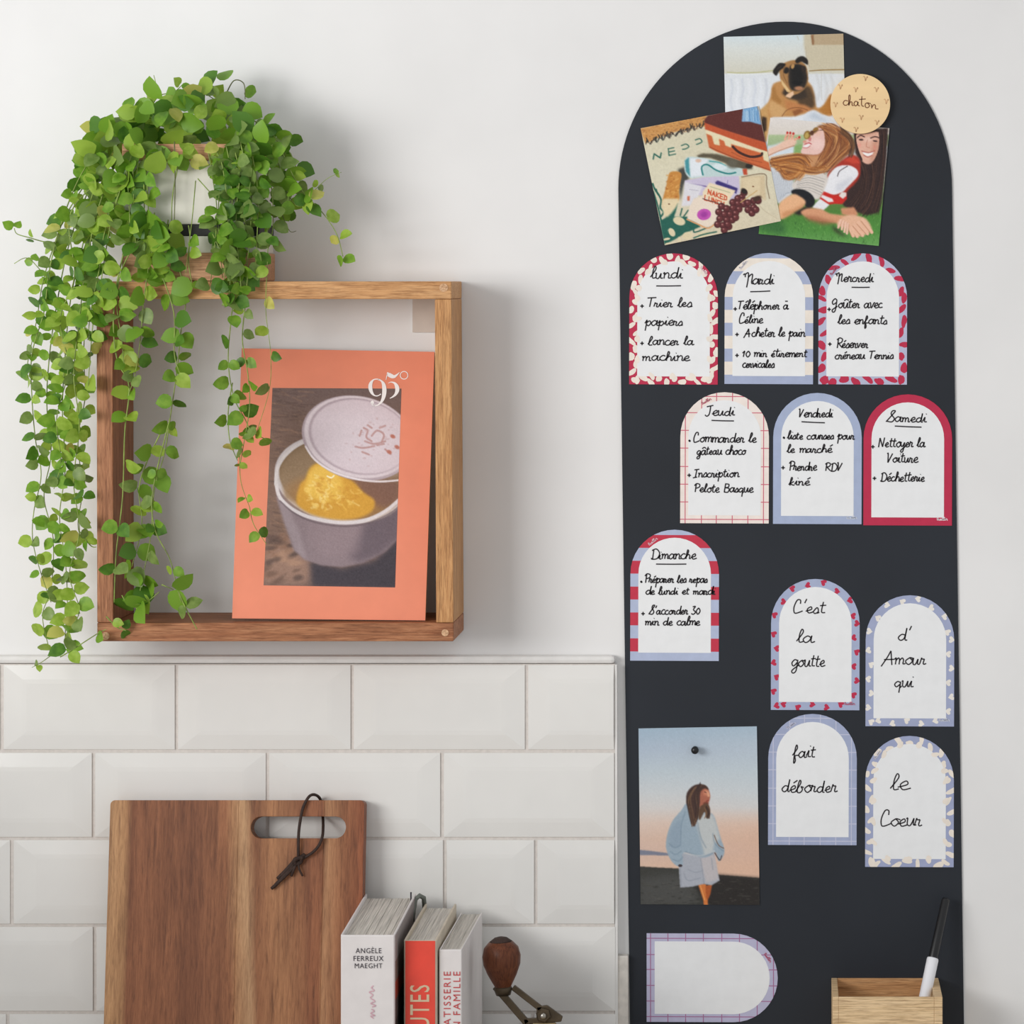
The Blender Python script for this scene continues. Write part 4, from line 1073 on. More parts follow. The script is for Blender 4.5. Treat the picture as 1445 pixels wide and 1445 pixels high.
# fair woman: sweater, sleeve, arms
p.poly([(180,520), (230,540), (400,640), (430,720), (380,800), (270,880), (250,860), (220,760)], (212,216,222), 2)
for k in range(11): p.line([(205+k*20, 560+k*9), (240+k*16, 700+k*6), (268+k*8, 860-k*9)], 5, (160,168,180), .7)
p.poly([(440,640), (520,560), (620,540), (700,570), (745,630), (720,720), (680,800), (640,840), (560,800), (420,740), (400,690)], (222,214,206), 2, smooth=True)
for k in range(7): p.line([(455-k*3, 640+k*17), (560, 600+k*24), (715-k*6, 640+k*26)], 6, (140,136,134) if k % 2 else (178,170,162), .8)
p.poly([(390,770), (430,735), (520,745), (590,790), (618,850), (600,900), (540,910), (500,860)], (24,26,32), 1, smooth=True)
p.poly([(270,880), (400,785), (480,810), (530,860), (490,920), (400,970), (290,1030), (265,1000)], (238,184,140), 2, smooth=True)
p.poly([(300,960), (420,930), (520,870), (500,920), (380,990), (300,1024)], (206,142,96), 4, .8)
p.poly([(410,970), (520,910), (600,900), (560,960), (470,990)], (40,30,30), 3)
p.poly([(870,920), (1000,910), (1040,980), (1000,1010), (880,980)], (212,148,112), 2)
p.poly([(480,960), (560,920), (680,930), (760,970), (860,985), (960,1000), (960,1070), (860,1070), (700,1050), (560,1020)], (222,160,122), 2, smooth=True)
p.poly([(500,990), (620,1000), (760,1040), (860,1060), (700,1080), (560,1040)], (166,104,72), 5, .8)
p.poly([(835,1090), (870,1020), (960,985), (1060,1000), (1120,1030), (1160,1090), (1175,1150), (1140,1160), (1080,1190), (980,1190), (940,1120)], (236,186,154), 2, smooth=True)
for a, b in (((1080,1030), (1172,1155)), ((1040,1060), (1130,1168)), ((1000,1080), (1082,1186)), ((975,1110), (1030,1195)), ((965,1130), (990,1190))): p.line([a, b], 30, (240,192,162)); p.line([(a[0]-14, a[1]+14), (b[0]-16, b[1]+2)], 5, (176,112,84), .8)
for a, b in (((870,1040), (845,1110)), ((895,1050), (880,1125)), ((920,1060), (905,1150)), ((940,1075), (930,1165))): p.line([a, b], 22, (244,200,176)); p.line([(a[0]+12, a[1]), (b[0]+12, b[1])], 4, (186,124,98), .8)
p.poly([(780,1090), (850,1130), (900,1180), (950,1195), (880,1190), (800,1140)], (50,50,34), 4, .8)
# raised hand
p.poly([(165,350), (250,310), (330,260), (400,240), (440,270), (420,310), (330,350), (240,380), (165,420)], (240,200,178), 2, smooth=True)
for a, b in (((330,250), (352,188)), ((365,245), (380,190)), ((395,245), (410,196)), ((425,255), (468,232))): p.line([a, b], 22, (236,176,150)); p.blob(b[0], b[1], 11, 13, (196,52,46), 0, .5); p.line([(a[0]+10, a[1]-20), (b[0]+8, b[1]+26)], 5, (190,90,74), .7)
p.line([(170,408), (300,352), (420,312)], 8, (178,112,80), .7)
# fair woman: hair and face
p.poly([(640,150), (690,112), (780,120), (880,160), (960,210), (1000,290), (990,360), (900,430), (800,520), (700,560), (600,580), (480,590), (420,640), (320,640), (270,570), (180,490), (190,450), (330,420), (470,390), (600,400), (700,360)], (150,96,56), 2, smooth=True)
p.poly([(545,400), (640,400), (700,380), (660,470), (580,540), (500,560), (540,470)], (206,150,104), 4)
p.hairs([[(700,130), (830,180), (850,300), (780,430), (680,520)], [(740,130), (900,220), (960,320), (860,430), (740,560)], [(700,180), (770,260), (740,360), (680,480)]], 90, 26, 8, [(196,130,74), (120,66,42), (226,170,110), (94,50,36), (170,104,58), (136,80,48)], .75, 3)
p.hairs([[(190,470), (330,440), (480,430), (560,500)], [(240,520), (360,500), (500,540), (440,620)], [(300,560), (350,620), (420,600)], [(200,480), (400,520), (600,560), (720,540)]], 90, 20, 8, [(190,118,56), (146,84,40), (222,160,96), (120,66,36), (206,138,70)], .8, 4)
p.hairs([[(870,160), (960,230), (990,320), (960,400)]], 26, 18, 8, [(96,64,44), (130,92,58), (70,46,36)], .7, 5)
p.poly([(500,330), (505,290), (530,270), (530,250), (560,200), (610,160), (660,140), (700,170), (715,240), (710,320), (670,385), (620,400), (540,395), (490,390), (485,360)], (240,200,190), 1, smooth=True)
p.blob(640, 300, 60, 50, (246,212,204), 0, .9, .9); p.line([(480,392), (560,404), (650,402), (700,360)], 9, (190,120,90), .8)
p.blob(545, 210, 34, 42, (140,104,40), 15, .3); p.blob(540, 214, 20, 30, (196,168,92), 15, .5); p.blob(625, 165, 34, 26, (150,108,50), -50, .3); p.blob(590, 190, 20, 24, (96,56,36), 0, .5); p.line([(560,200), (640,170), (700,160)], 8, (90,56,40)); p.poly([(612,200), (660,160), (690,190), (650,220)], (240,196,180), 2)
p.poly([(508,316), (560,296), (578,308), (545,330), (512,330)], (248,244,244), 1); p.line([(520,300), (560,286), (582,298)], 9, (196,76,84)); p.line([(505,334), (545,334), (575,314)], 7, (204,110,110)); p.blob(570, 250, 14, 20, (200,100,100), 10, .8, .7); p.blob(520, 275, 18, 14, (222,160,140), 0, .8)
p.grain(2.5, 1)
photo([(1087,166), (1255,181), (1240,347), (1070.5,330)], BD+.0013, 'colour photo of two laughing young women lying on green grass', p)

# --- picnic things with a suitcase
p = Pic(898, 144, 1108, 352); p.crop(890, 140, 6.283)
p.vgrad([(40,(214,206,178)), (700,(222,216,190)), (1290,(220,206,178))]); p.grain(2, 3, 7)
p.poly([(80,260), (670,140), (680,240), (560,250), (400,290), (250,340), (130,395)], (206,150,86), 1); 
g = np.random.RandomState(8)
for k in range(150): x = g.uniform(90, 660); y = 262-(x-90)*.21+g.uniform(0, 110); p.blob(x, y, g.uniform(4, 16), g.uniform(3, 7), [(176,116,62), (226,176,112), (150,98,60)][g.randint(3)], g.uniform(-40, 20), .8, .5)
for k in range(60): x = 135+k*8.9; y = 398-(x-135)*.315-14*math.sin(k); p.line([(x, y), (x+g.uniform(-18, 22), y-g.uniform(15, 44))], 9, [(50,42,40), (80,60,50), (30,40,40)][g.randint(3)], .85)
GR = (34,98,84)
for s_ in ([(200,530), (208,485), (262,520), (270,478)], [(333,440), (340,498)], [(333,440), (382,430)], [(338,468), (388,458)], [(342,498), (398,486)], [(450,412), (490,398), (516,420), (488,440), (460,444)], [(574,362), (612,350), (632,376), (604,394), (584,400)]): p.line(s_, 10 if len(s_) != 4 else 13, GR, .95, .9, len(s_) > 4)
for s_ in ([(195,750), (215,800), (250,850), (270,900), (262,960), (290,1000), (270,1040)], [(250,850), (235,830), (225,800)], [(200,820), (240,950), (270,1080)]): p.line(s_, 16, GR)
p.poly([(330,930), (420,920), (400,1000), (378,1060), (372,1130), (330,1160), (300,1280), (275,1180), (260,1080), (310,1050)], GR, 1)
p.poly([(380,1040), (520,1040), (600,1110), (620,1130), (480,1190), (380,1250), (300,1290), (290,1200), (350,1150)], GR, 1)
for x, y, rx, ry, r_ in ((430,1080,55,36,20), (365,1180,26,40,-30), (505,1210,46,34,-10), (430,1250,14,30,0), (320,1240,30,10,-12), (330,1280,24,8,-10), (640,1200,70,24,-12)): p.blob(x, y, rx, ry, (226,212,176), r_, .2)
for s_ in ([(560,1230), (640,1200), (760,1175)], [(560,1150), (570,1180), (700,1130)], [(440,1030), (455,970)], [(470,1040), (510,985)]): p.line(s_, 12, GR)
# shadow, bottle
p.poly([(585,500), (640,480), (760,485), (900,520), (1080,570), (1080,620), (1000,620), (900,610), (850,570), (700,520), (600,520)], (92,84,66), 2)
p.poly([(420,620), (480,600), (520,700), (470,760), (440,900), (430,800)], (70,70,64), 3)
p.poly([(480,545), (520,512), (700,530), (870,590), (1000,620), (1010,670), (860,690), (640,690), (530,700), (480,640)], (196,216,216), 1, smooth=True)
p.poly([(480,545), (515,515), (520,600), (530,690), (490,640)], (70,150,160), 1); p.poly([(525,520), (690,535), (640,600), (640,680), (530,690)], (232,238,244), 2)
p.line([(640,670), (630,600), (680,580), (760,630), (860,660), (930,650)], 14, (40,130,130)); p.line([(700,550), (780,560), (840,590)], 12, (90,170,170)); p.blob(790, 600, 60, 26, (224,236,240), 10, .5); p.blob(600, 545, 26, 16, (226,190,170), 0, .6)
p.poly([(990,620), (1030,615), (1035,670), (1000,670)], (196,80,50), 1); p.blob(1050, 590, 34, 22, (40,38,34), -10, .4); p.blob(900, 570, 50, 40, (100,96,80), 20, .8)
# bread
p.poly([(340,660), (390,640), (440,650), (450,690), (430,800), (425,900), (350,960), (300,980), (280,910), (310,790)], (204,140,66), 1, smooth=True)
for k in range(50): p.blob(g.uniform(310, 430), g.uniform(670, 890), g.uniform(6, 18), g.uniform(5, 9), [(232,182,104), (176,104,44), (220,160,84)][g.randint(3)], g.uniform(-60, 0), .8, .6)
p.poly([(285,890), (350,880), (425,890), (400,960), (330,1040), (300,1030), (280,960)], (232,214,176), 2, smooth=True); p.blob(340, 930, 9, 6, (120,90,60))
# books
p.poly([(480,720), (650,690), (960,680), (970,830), (900,900), (700,860), (480,840)], (206,196,220), 1); p.line([(520,748), (600,760), (700,780)], 10, (120,100,160)); p.poly([(750,735), (770,720), (950,790), (935,840), (860,790), (755,755)], (60,50,120), 1); p.line([(860,720), (856,760)], 6, (110,100,170), .7)
p.poly([(480,730), (640,770), (600,860), (560,940), (450,950), (470,830)], (226,224,230), 2); p.line([(520,800), (600,810)], 6, (180,176,190), .8); p.poly([(500,860), (525,860), (522,900), (502,900)], (206,110,80), 1)
p.poly([(640,820), (700,740), (930,810), (850,930), (640,870)], (240,222,190), 1)
p.poly([(560,880), (640,860), (800,930), (860,960), (790,1060), (690,1140), (500,1060), (520,960)], (238,222,204), 1); p.line([(500,1065), (600,1110), (695,1142), (790,1060)], 12, (222,160,110))
p.blob(650, 1022, 62, 50, (196,84,180), -8, .1); p.blob(650, 1022, 30, 24, (150,50,150), -8, .8, .7)
p.poly([(980,690), (1190,670), (1200,900), (1120,860), (1020,850), (975,800)], (216,196,160), 2); p.poly([(990,700), (1150,690), (1140,860), (1000,830)], (226,208,172), 2); p.line([(985,690), (1185,662), (1205,760), (1230,880)], 8, (110,84,60), .8); p.blob(1085, 775, 9, 6, (120,70,40))
for s_, x, y, sz in (('NAKED', 690, 800, 40), ('LUNCH', 660, 852, 40)):
    SEG = {'N': [((0,1),(0,0)), ((0,0),(1,1)), ((1,1),(1,0))], 'A': [((0,1),(.5,0)), ((.5,0),(1,1)), ((.2,.65),(.8,.65))], 'K': [((0,1),(0,0)), ((1,0),(0,.55)), ((0,.5),(1,1))],
           'E': [((0,0),(0,1)), ((0,0),(1,0)), ((0,.5),(.8,.5)), ((0,1),(1,1))], 'D': [((0,0),(0,1)), ((0,0),(.8,.2)), ((.8,.2),(.8,.8)), ((.8,.8),(0,1))], 'L': [((0,0),(0,1)), ((0,1),(1,1))],
           'U': [((0,0),(0,.9)), ((0,.9),(1,.9)), ((1,.9),(1,0))], 'C': [((1,.1),(.1,.1)), ((.1,.1),(.1,.9)), ((.1,.9),(1,.9))], 'H': [((0,0),(0,1)), ((1,0),(1,1)), ((0,.5),(1,.5))]}
    for i, ch in enumerate(s_):
        bx0, by0 = x+i*36, y+i*13
        for a, b in SEG[ch]: p.line([(bx0+a[0]*24-a[1]*6, by0+a[1]*sz+a[0]*8), (bx0+b[0]*24-b[1]*6, by0+b[1]*sz+b[0]*8)], 9, (204,72,36), 1, .8, False)
p.line([(705,775), (880,828)], 8, (170,180,140), .7); p.line([(640,882), (780,925)], 7, (60,40,40), .9)
# grapes
gr_c = [(1005,830), (985,870), (950,880), (990,900), (905,915), (950,925), (1000,930), (805,950), (850,970), (905,965), (960,975), (780,1000), (830,1020), (880,1020), (930,1010), (790,1060), (850,1070), (900,1070), (770,1110), (820,1120), (870,1130), (830,1160), (1040,920), (1090,900), (1130,900), (1040,980), (1090,960), (1075,1010), (1110,980), (930,1050), (860,1110)]
for x, y in gr_c: p.blob(x, y, 32, 32, (74,32,36), 0, .2); p.blob(x+2, y-2, 24, 24, (104,48,50), 0, .8); p.blob(x-8, y-9, 8, 7, (190,132,128), 0, .8, .8)
p.blob(1005, 815, 30, 22, (40,30,28), 40, .5); p.blob(1120, 880, 40, 22, (70,46,36), -20, .6); p.line([(975,915), (1050,860), (1120,810)], 8, (206,170,110))
p.line([(1140,940), (1200,1000), (1300,1060)], 5, (196,180,150), .7)
# suitcase
p.poly([(650,190), (680,145), (1120,50), (1165,230), (1200,395), (1000,330), (800,270), (655,215)], (96,44,40), 1)
p.poly([(655,208), (800,262), (1000,325), (1200,385), (1215,470), (1000,400), (800,320), (660,270)], (196,86,48), 1)
p.poly([(665,270), (800,318), (1000,392), (1210,470), (1220,520), (1000,455), (850,410), (780,360), (670,310)], (236,222,186), 1)
p.poly([(670,305), (780,350), (900,400), (1170,480), (1222,540), (1245,640), (1100,590), (900,520), (760,465), (695,430)], (206,104,58), 1)
for q in ([(715,310), (780,330), (790,410), (740,400)], [(820,345), (890,370), (890,430), (840,410)], [(1160,450), (1225,470), (1225,560), (1180,540)]): p.poly(q, (232,222,184), 1)
p.line([(905,420), (960,470), (1060,510), (1150,500), (1165,480)], 22, (66,36,30)); p.line([(895,470), (1000,520), (1160,560)], 10, (170,84,46), .8); p.line([(700,425), (900,510), (1240,630)], 8, (150,66,36), .8)
p.poly([(995,85), (1120,55), (1160,228), (1060,200), (985,198)], (130,176,216), 1)
for k in range(24): x = 1000+g.uniform(0, 140); p.line([(x, 80+g.uniform(0, 40)), (x+g.uniform(-4, 10), 190)], 7, [(90,140,190), (190,216,236)][g.randint(2)], .6)
p.grain(2.5, 1, 4)
photo([(904,181), (1070.5,149.5), (1102,312), (938,346)], BD+.0018, 'tilted colour photo of a picnic with suitcase bread books and grapes', p)

# --- woman in a grey sweatsuit at sunset
p = Pic(896, 1020, 1078, 1284); p.crop(880, 1010, 5.162)
p.vgrad([(80,(166,188,206)), (250,(182,196,212)), (400,(196,208,216)), (560,(212,216,218)), (680,(222,216,212)), (780,(228,206,192)), (900,(224,194,176)), (1000,(222,192,176)), (1100,(228,194,172)), (1400,(226,190,168))])
p.hmix(100, 980, (206,216,222), .35, 60, 700, 60); p.hmix(100, 980, (230,184,156), .5, 740, 1250, 30)
p.poly([(100,975), (200,985), (320,1000), (400,1012), (320,1018), (100,1015)], (130,134,150), 1)
p.poly([(100,1096), (230,1104), (400,1112), (560,1135), (690,1158), (1000,1182), (1010,1400), (90,1400)], (62,62,58), 1)
p.poly([(500,1230), (690,1160), (1000,1185), (1000,1395), (620,1395)], (44,40,38), 5); p.poly([(120,1180), (400,1150), (540,1300), (500,1390), (110,1390)], (82,82,80), 10, .8)
g = np.random.RandomState(2)
for k in range(160): p.blob(g.uniform(110, 1000), g.uniform(1190, 1390), g.uniform(6, 26), g.uniform(2, 6), [(92,90,84), (40,38,36), (70,68,60)][g.randint(3)], 0, 1, .4)
# legs
p.poly([(540,1220), (600,1225), (612,1330), (615,1385), (585,1385), (580,1340)], (216,124,62), 1); p.poly([(596,1240), (645,1225), (632,1300), (612,1345), (600,1320)], (180,92,44), 1); p.line([(560,1240), (590,1340)], 9, (240,164,96), .8)
# shorts
p.poly([(430,1000), (560,1010), (660,1000), (680,1120), (700,1200), (640,1235), (585,1225), (500,1245), (412,1252), (402,1110)], (176,180,190), 1)
p.poly([(560,1040), (660,1010), (680,1100), (690,1190), (600,1220), (575,1120)], (196,190,192), 3)
for s_ in ([(470,1120), (520,1140), (570,1130)], [(560,1040), (575,1130), (585,1220)], [(440,1150), (470,1200), (560,1180)], [(640,1040), (650,1120)], [(412,1110), (420,1240)]): p.line(s_, 8, (142,148,162), .5, 1.4)
# sweatshirt
p.poly([(455,640), (420,690), (360,760), (322,850), (308,940), (320,1000), (350,1060), (400,1100), (432,1080), (430,1010), (470,1000), (560,1030), (620,1025), (670,995), (690,1060), (722,1030), (735,975), (710,900), (680,800), (655,725), (610,700), (560,690), (500,660)], (158,176,190), 1, smooth=True)
p.poly([(525,770), (600,700), (655,730), (680,800), (700,900), (660,930), (650,990), (590,1020), (560,900)], (198,202,202), 3); p.poly([(330,860), (380,780), (420,760), (410,900), (420,960), (340,960)], (150,168,184), 3)
for s_ in ([(330,930), (370,960), (410,945)], [(340,990), (380,1010), (420,985)], [(360,1045), (400,1060), (430,1030)], [(450,700), (420,800), (415,940)], [(450,990), (560,1022), (650,1000)], [(650,860), (665,930), (725,985)], [(540,780), (560,880), (600,960)]): p.line(s_, 9, (122,142,160), .5, 1.6)
p.line([(665,1000), (700,1052), (715,1020)], 8, (90,84,90)); p.line([(660,870), (690,940), (728,965)], 8, (120,96,84), .8); p.blob(412, 1092, 16, 10, (70,60,66)); p.line([(440,1000), (560,1020), (660,985)], 12, (200,204,206), .6)
# head
p.poly([(540,520), (600,515), (626,560), (630,600), (614,640), (570,670), (520,640)], (176,106,84), 1, smooth=True); p.blob(600, 560, 22, 22, (206,132,104), 0, .8); p.line([(590,555), (612,562)], 6, (96,56,46)); p.line([(604,622), (618,616)], 8, (140,60,54)); p.blob(600, 640, 20, 12, (120,64,50), 0, .8)
p.poly([(600,545), (622,560), (630,590), (612,590)], (230,168,134), 1)
p.poly([(455,620), (462,560), (500,515), (550,498), (600,508), (620,540), (590,530), (560,560), (555,640), (548,720), (520,800), (500,795), (480,720), (462,660)], (76,54,48), 1, smooth=True)
p.poly([(560,660), (610,640), (632,690), (622,745), (600,740), (590,700), (555,760), (545,720)], (98,72,54), 1, smooth=True)
p.hairs([[(520,520), (480,600), (490,700), (510,790)], [(560,510), (530,580), (540,680), (530,760)], [(600,660), (620,700), (612,740)]], 46, 10, 5, [(110,80,62), (54,38,36), (136,102,74), (60,44,40)], .8)
p.grain(2, 1, 6)
photo([(901,1028), (1068,1025), (1072,1277), (904,1276)], BD+.0009, 'tall colour photo of a woman in grey sweatshirt and shorts at sunset', p)
o = thing('magnet_pin', W(981, 1057, .004), 'small round black magnet holding up the sunset photo', 'magnet')
v, f = lathe([(0,.0026),(.004,.0022),(.0055,.0031),(.008,.0033),(.0098,.0026),(.0104,.001)], W(981, 1057, BD+.0012), (0,-1,0), 20); mk('magnet_body', v, f, M['black'], o, True)

# --- engraved wooden disc
dd = thing('wooden_disc', W(1214, 188, BD+.004), 'round pale wooden magnet engraved chaton with little hearts', 'magnet')
cc = [(1214+42.2*math.cos(a*math.pi/36), 146.5+42.2*math.sin(a*math.pi/36)) for a in range(72)]
slab('disc', cc, BD+.0021, BD+.0062, M['disc'], dd, .0003)
def dc(x, y): return (1010+x/5.558, 40+y/5.558)
hs = []
for x, y in ((1172,395), (975,460), (1096,482), (1258,482), (1335,575), (937,600), (1138,700), (990,722), (1262,740), (1098,795)):
    c = dc(x, y); hs.append([(c[0]-3.2, c[1]-2.4, .8), (c[0]-1.6, c[1]-3.4, 1.4), (c[0]-.2, c[1]-1, 1.6), (c[0]+.4, c[1]+3.2, 1.2), (c[0]+1.8, c[1]-.6, 1.6), (c[0]+3, c[1]-3.2, 1.3), (c[0]+3.6, c[1]-1, .7)])
ribbons('engraved_hearts', hs, 1.4, BD+.00625, M['ink_heart'], dd)
ribbons('engraved_word', [[dc(*q) for q in s_] for s_ in (
    [(1036,570), (1014,566), (1000,584), (1010,602), (1034,598), (1052,566), (1054,528), (1044,530), (1044,606)], [(1044,604), (1056,578), (1068,580), (1070,604), (1082,604)],
    [(1112,578), (1096,572), (1084,590), (1094,608), (1110,598), (1116,576)], [(1116,576), (1116,602), (1130,608)],
    [(1146,532), (1144,600), (1162,612)], [(1124,558), (1176,554)],
    [(1190,584), (1174,592), (1174,616), (1192,622), (1206,606), (1190,584), (1216,592)],
    [(1222,596), (1224,628)], [(1224,620), (1240,598), (1252,606), (1254,630), (1276,632)])], 1.35, BD+.0063, M['ink_brown'], dd)

# ================================================================== MAGAZINE IN THE FRAME
mg = thing('magazine', W(463, 873, .07), 'coral food magazine with yellow curd bowl on its cover leaning in the frame', 'magazine')
zb = W(0, 879, FD).z
cor = [((341,491.5),.016), ((613,496.5),.016), ((600,875.5),.078), ((327.5,872.5),.078)]
C = [W(c[0][0], c[0][1], c[1]) for c in cor]
n_ = (C[1]-C[0]).cross(C[3]-C[0]).normalized()
_r = C[2]-cam.location; C[2] = cam.location + _r*((C[0]-cam.location).dot(n_)/_r.dot(n_))   # keep the cover flat
n_ = (C[1]-C[0]).cross(C[3]-C[0]).normalized(); n_ = n_ if n_.y < 0 else -n_
tk = .0045
vs = C+[c-n_*.0006 for c in C]; mk('cover', vs, [(3,2,1,0)[::-1], (4,5,6,7)[::-1], (0,1,5,4), (1,2,6,5), (2,3,7,6), (3,0,4,7)], M['coral'], mg)
vs = [c-n_*.0007 for c in C]+[c-n_*tk for c in C]; mk('pages', vs, [(0,3,2,1)[::-1], (4,5,6,7)[::-1], (0,1,5,4), (1,2,6,5), (2,3,7,6), (3,0,4,7)], M['maggrey'], mg)
_W0 = W
def MP(px, py, lift=.0002):
    """point on the leaning cover seen at a pixel"""
    cam_ = Vector((0, -DC, ZC)); r = _W0(px, py, 0)-cam_
    t = (C[0]-cam_).dot(n_)/r.dot(n_); return cam_+r*t+n_*lift
p = Pic(368, 542, 570, 834); p.crop(300, 380, 2.6274)
p.vgrad([(430,(112,92,88)), (560,(118,94,84)), (640,(124,98,86)), (980,(128,100,86)), (1000,(150,116,100)), (1180,(116,92,84))])
g = np.random.RandomState(9)
for k in range(300):
    y = g.uniform(440, 1170); x = g.uniform(185, 330) if y < 1000 else g.uniform(185, 690)
    p.line([(x, y), (x+g.uniform(15, 60), y+g.uniform(-6, 16))], g.uniform(2, 6), [(140,110,92), (98,78,70), (160,124,100), (84,66,60)][g.randint(4)], .35)
p.poly([(190,1000), (260,990), (330,1060), (380,1110), (340,1170), (190,1170)], (158,124,106), 10, .8)
for k in range(26): x, y = g.uniform(190, 330), g.uniform(990, 1165); p.blob(x, y, g.uniform(12, 40), g.uniform(5, 12), [(180,140,114), (110,84,72), (140,104,84), (76,60,56)][g.randint(4)], g.uniform(-40, 10), .9, .6)
p.poly([(360,1080), (480,1110), (600,1080), (700,980), (700,1190), (370,1180)], (62,56,64), 8, .95)
# bowl
p.poly([(232,790), (240,860), (262,930), (300,1040), (340,1078), (400,1098), (480,1106), (560,1090), (640,1050), (700,990), (700,800), (640,660), (330,640), (260,700)], (142,124,128), 2)
p.poly([(236,830), (262,930), (305,1045), (350,1080), (330,1000), (290,900)], (166,150,154), 5, .7); p.poly([(560,940), (700,880), (700,990), (620,1060), (540,1090), (500,1060)], (104,90,98), 9, .85); p.poly([(350,930), (480,960), (560,955), (540,1060), (420,1070), (360,1020)], (152,132,136), 10, .6)
RIM = [(236+0, 790), (242,740), (270,700), (310,665), (345,645)]
p.blob(478, 780, 250, 163, (206,196,196), 10, .02); p.blob(480, 777, 236, 149, (138,112,84), 10, .03)
p.poly([(250,780), (265,720), (310,680), (345,655), (400,720), (330,800), (330,880), (270,850)], (150,124,96), 4, .8)
p.blob(470, 850, 160, 70, (180,122,56), 6, .8, .9); p.poly([(520,770), (690,790), (690,860), (640,890), (560,860)], (128,92,78), 8, .9)
p.poly([(360,740), (390,722), (430,730), (470,760), (520,790), (560,830), (600,860), (590,900), (540,925), (460,930), (380,915), (330,890), (310,860), (325,800), (345,780)], (216,160,58), 3, smooth=True)
p.poly([(365,745), (400,728), (450,750), (480,790), (470,850), (400,860), (345,830), (350,780)], (238,192,84), 5, smooth=True)
for k in range(110):
    x, y = g.normal(430, 50), g.normal(825, 38)
    if x < 345 or x > 560 or y > 890 or y < 745 or (x > 480 and y < 800): continue
    p.line([(x, y), (x+g.uniform(-14, 18), y+g.uniform(2, 12)), (x+g.uniform(-14, 24), y+g.uniform(8, 22))], g.uniform(4, 12), [(250,214,120), (206,142,48), (244,200,92), (226,176,70), (255,232,160)][g.randint(5)], .4)
p.line([(425,770), (440,776), (450,768)], 5, (255,246,210))
p.line([(236,800), (250,850), (300,895), (370,925), (470,942), (560,935), (640,900), (700,850)], 13, (224,214,214), 1, 1.2)
p.line([(250,862), (300,905), (370,938), (470,955), (560,948), (650,912), (700,875)], 6, (110,94,98), .7)
p.line([(344,640), (300,665), (260,705), (238,750), (234,800)], 12, (216,206,204))
# lid
p.blob(540, 628, 212, 156, (178,160,166), 14, .02); p.blob(541, 624, 204, 150, (222,208,212), 14, .03); p.blob(546, 622, 192, 140, (172,152,160), 14, .04); p.blob(549, 622, 186, 135, (216,200,206), 14, .05); p.blob(560, 640, 160, 100, (222,208,214), 14, .9)
p.line([(345,660), (380,710), (450,755), (540,782), (620,790), (700,784)], 7, (240,230,232), .9)
for s_ in ([(560,590), (575,600), (570,625), (590,640)], [(565,640), (600,650), (640,640)], [(590,620), (610,600), (635,615), (628,640)], [(530,660), (560,665), (600,658)], [(575,580), (590,590)], [(620,590), (640,582)], [(545,620), (552,600)], [(640,670), (660,688)], [(555,680), (580,690)], [(610,655), (635,650)]): p.line(s_, 7, (186,142,138), .8)
for x, y in ((668,622), (684,662), (655,680)): p.blob(x, y, 10, 7, (190,120,104), 30, .5)
for k in range(40): p.blob(g.normal(590, 50), g.normal(635, 40), g.uniform(2, 7), g.uniform(2, 4), (200,170,172), 0, .8, .5)
p.grain(3, 1, 8)
qp = [(384.5,547.5), (566.5,548.5), (557.5,829), (372,826)]
# build the grid on the leaning cover
Q = [MP(*q) for q in qp]
def W_cover(px, py, d): return MP(px, py, .00015)
W = W_cover
print_grid('cover_picture', p, qp, [0]*4, mg, 1.0)
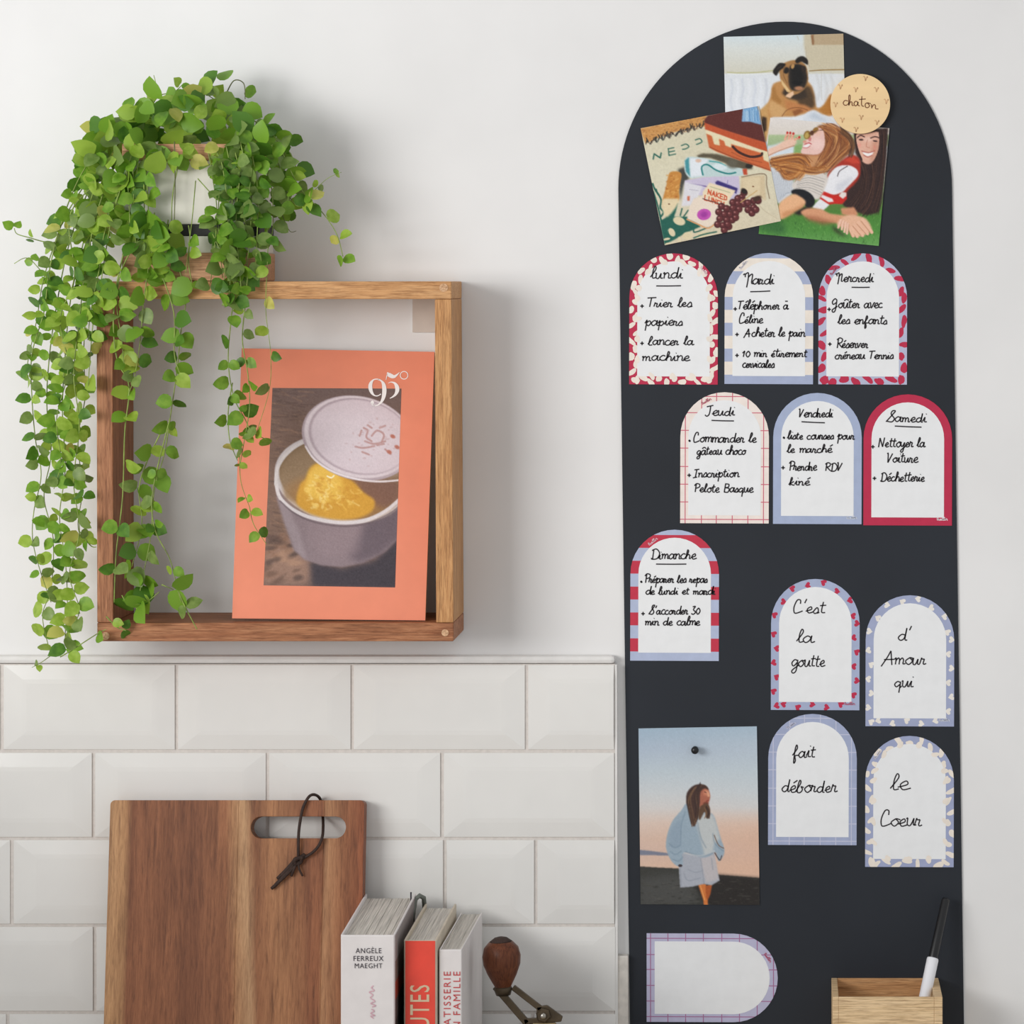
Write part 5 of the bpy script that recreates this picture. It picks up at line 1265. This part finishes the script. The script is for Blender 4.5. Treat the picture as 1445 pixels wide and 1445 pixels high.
# masthead: the figures 95 and a degree ring, drawn as swelling strokes (crop units 7.228)
def z5(x, y, w_): return (500+x/7.228, 500+y/7.228, w_/7.228)
W = lambda px, py, d: MP(px, py, .0004)
mast = [[z5(268,262,10), z5(235,254,10), z5(195,262,14), z5(168,300,34), z5(164,345,40), z5(178,390,30), z5(205,420,14), z5(240,424,10), z5(272,405,10)],
        [z5(240,258,10), z5(276,272,16), z5(300,310,36), z5(307,370,44), z5(300,430,38), z5(280,480,26), z5(250,512,14), z5(215,526,10), z5(188,518,12)],
        [z5(176,478,22), z5(184,492,36), z5(180,508,22)], [z5(176,500,12), z5(190,520,10), z5(215,528,8)],
        [z5(340,196,10), z5(330,230,8), z5(324,262,5)],
        [z5(338,184,8), z5(350,205,38), z5(378,222,42), z5(408,228,30), z5(440,206,14), z5(462,184,5)],
        [z5(346,296,5), z5(375,284,9), z5(412,296,22), z5(434,330,40), z5(438,370,40), z5(420,410,26), z5(390,436,14), z5(362,450,6)],
        [z5(508+39*math.cos(a*math.pi/10), 215+39*math.sin(a*math.pi/10), 8) for a in range(21)]]
ribbons('masthead_figures', mast, 2, 0, M['white_ink'], mg)
W = _W0

# ================================================================== WOODEN PEN BOX AND MARKER
PB0, PB1 = BD+.0002, .08
A = W(1175, 1407, PB1); B = W(1330, 1407, PB1); Hb = .085; tw = .0068
bx = thing('pen_box', (W(1252, 0, PB1).x, -.04, A.z-Hb), 'open pale wooden pen box fixed to the black board', 'box')
def pb_(n, x0, x1, d0, d1, z0, z1, mat): v, f = boxw(x0, x1, -d1, -d0, z0, z1); return bevel(mk(n, v, f, mat, bx), .0005)
X0, X1, ZB = A.x, B.x, A.z
pb_('side_panel', X0, X0+tw*.72, PB0, PB1, ZB-Hb, ZB, M['birch']); pb_('side_panel', X1-tw, X1, PB0, PB1, ZB-Hb, ZB, M['birch'])
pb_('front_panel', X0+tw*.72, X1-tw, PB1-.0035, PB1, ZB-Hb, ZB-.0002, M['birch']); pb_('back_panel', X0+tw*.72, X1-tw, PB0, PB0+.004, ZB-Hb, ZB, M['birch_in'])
pb_('bottom_panel', X0+tw*.72, X1-tw, PB0+.004, PB1-.0035, ZB-Hb, ZB-Hb+.004, M['birch'])
P0 = W(1297, 1445, .05); P1 = W(1317.5, 1351, .030); P2 = W(1335, 1268, .0125); P1 = W(1316.5, 1352, .031)
dr = (P1-P0).normalized(); Pend = P1-dr*((P1.z-(ZB-Hb+.0055))/dr.z)
mkp = thing('marker_pen', Pend, 'slim marker with black cap and white barrel standing in the pen box', 'pen')
Lb = (P1-Pend).length
v, f = lathe([(0,.0036),(.002,.0046),(Lb-.001,.0050),(Lb,.0046)], Pend, dr, 24); mk('barrel', v, f, M['white_pl'], mkp, True)
d2 = (P2-P1).normalized(); L2 = (P2-P1).length
v, f = lathe([(-.001,.0036),(.001,.0039),(L2-.002,.0036),(L2,.0030)], P1, d2, 20); mk('cap', v, f, M['black'], mkp, True)
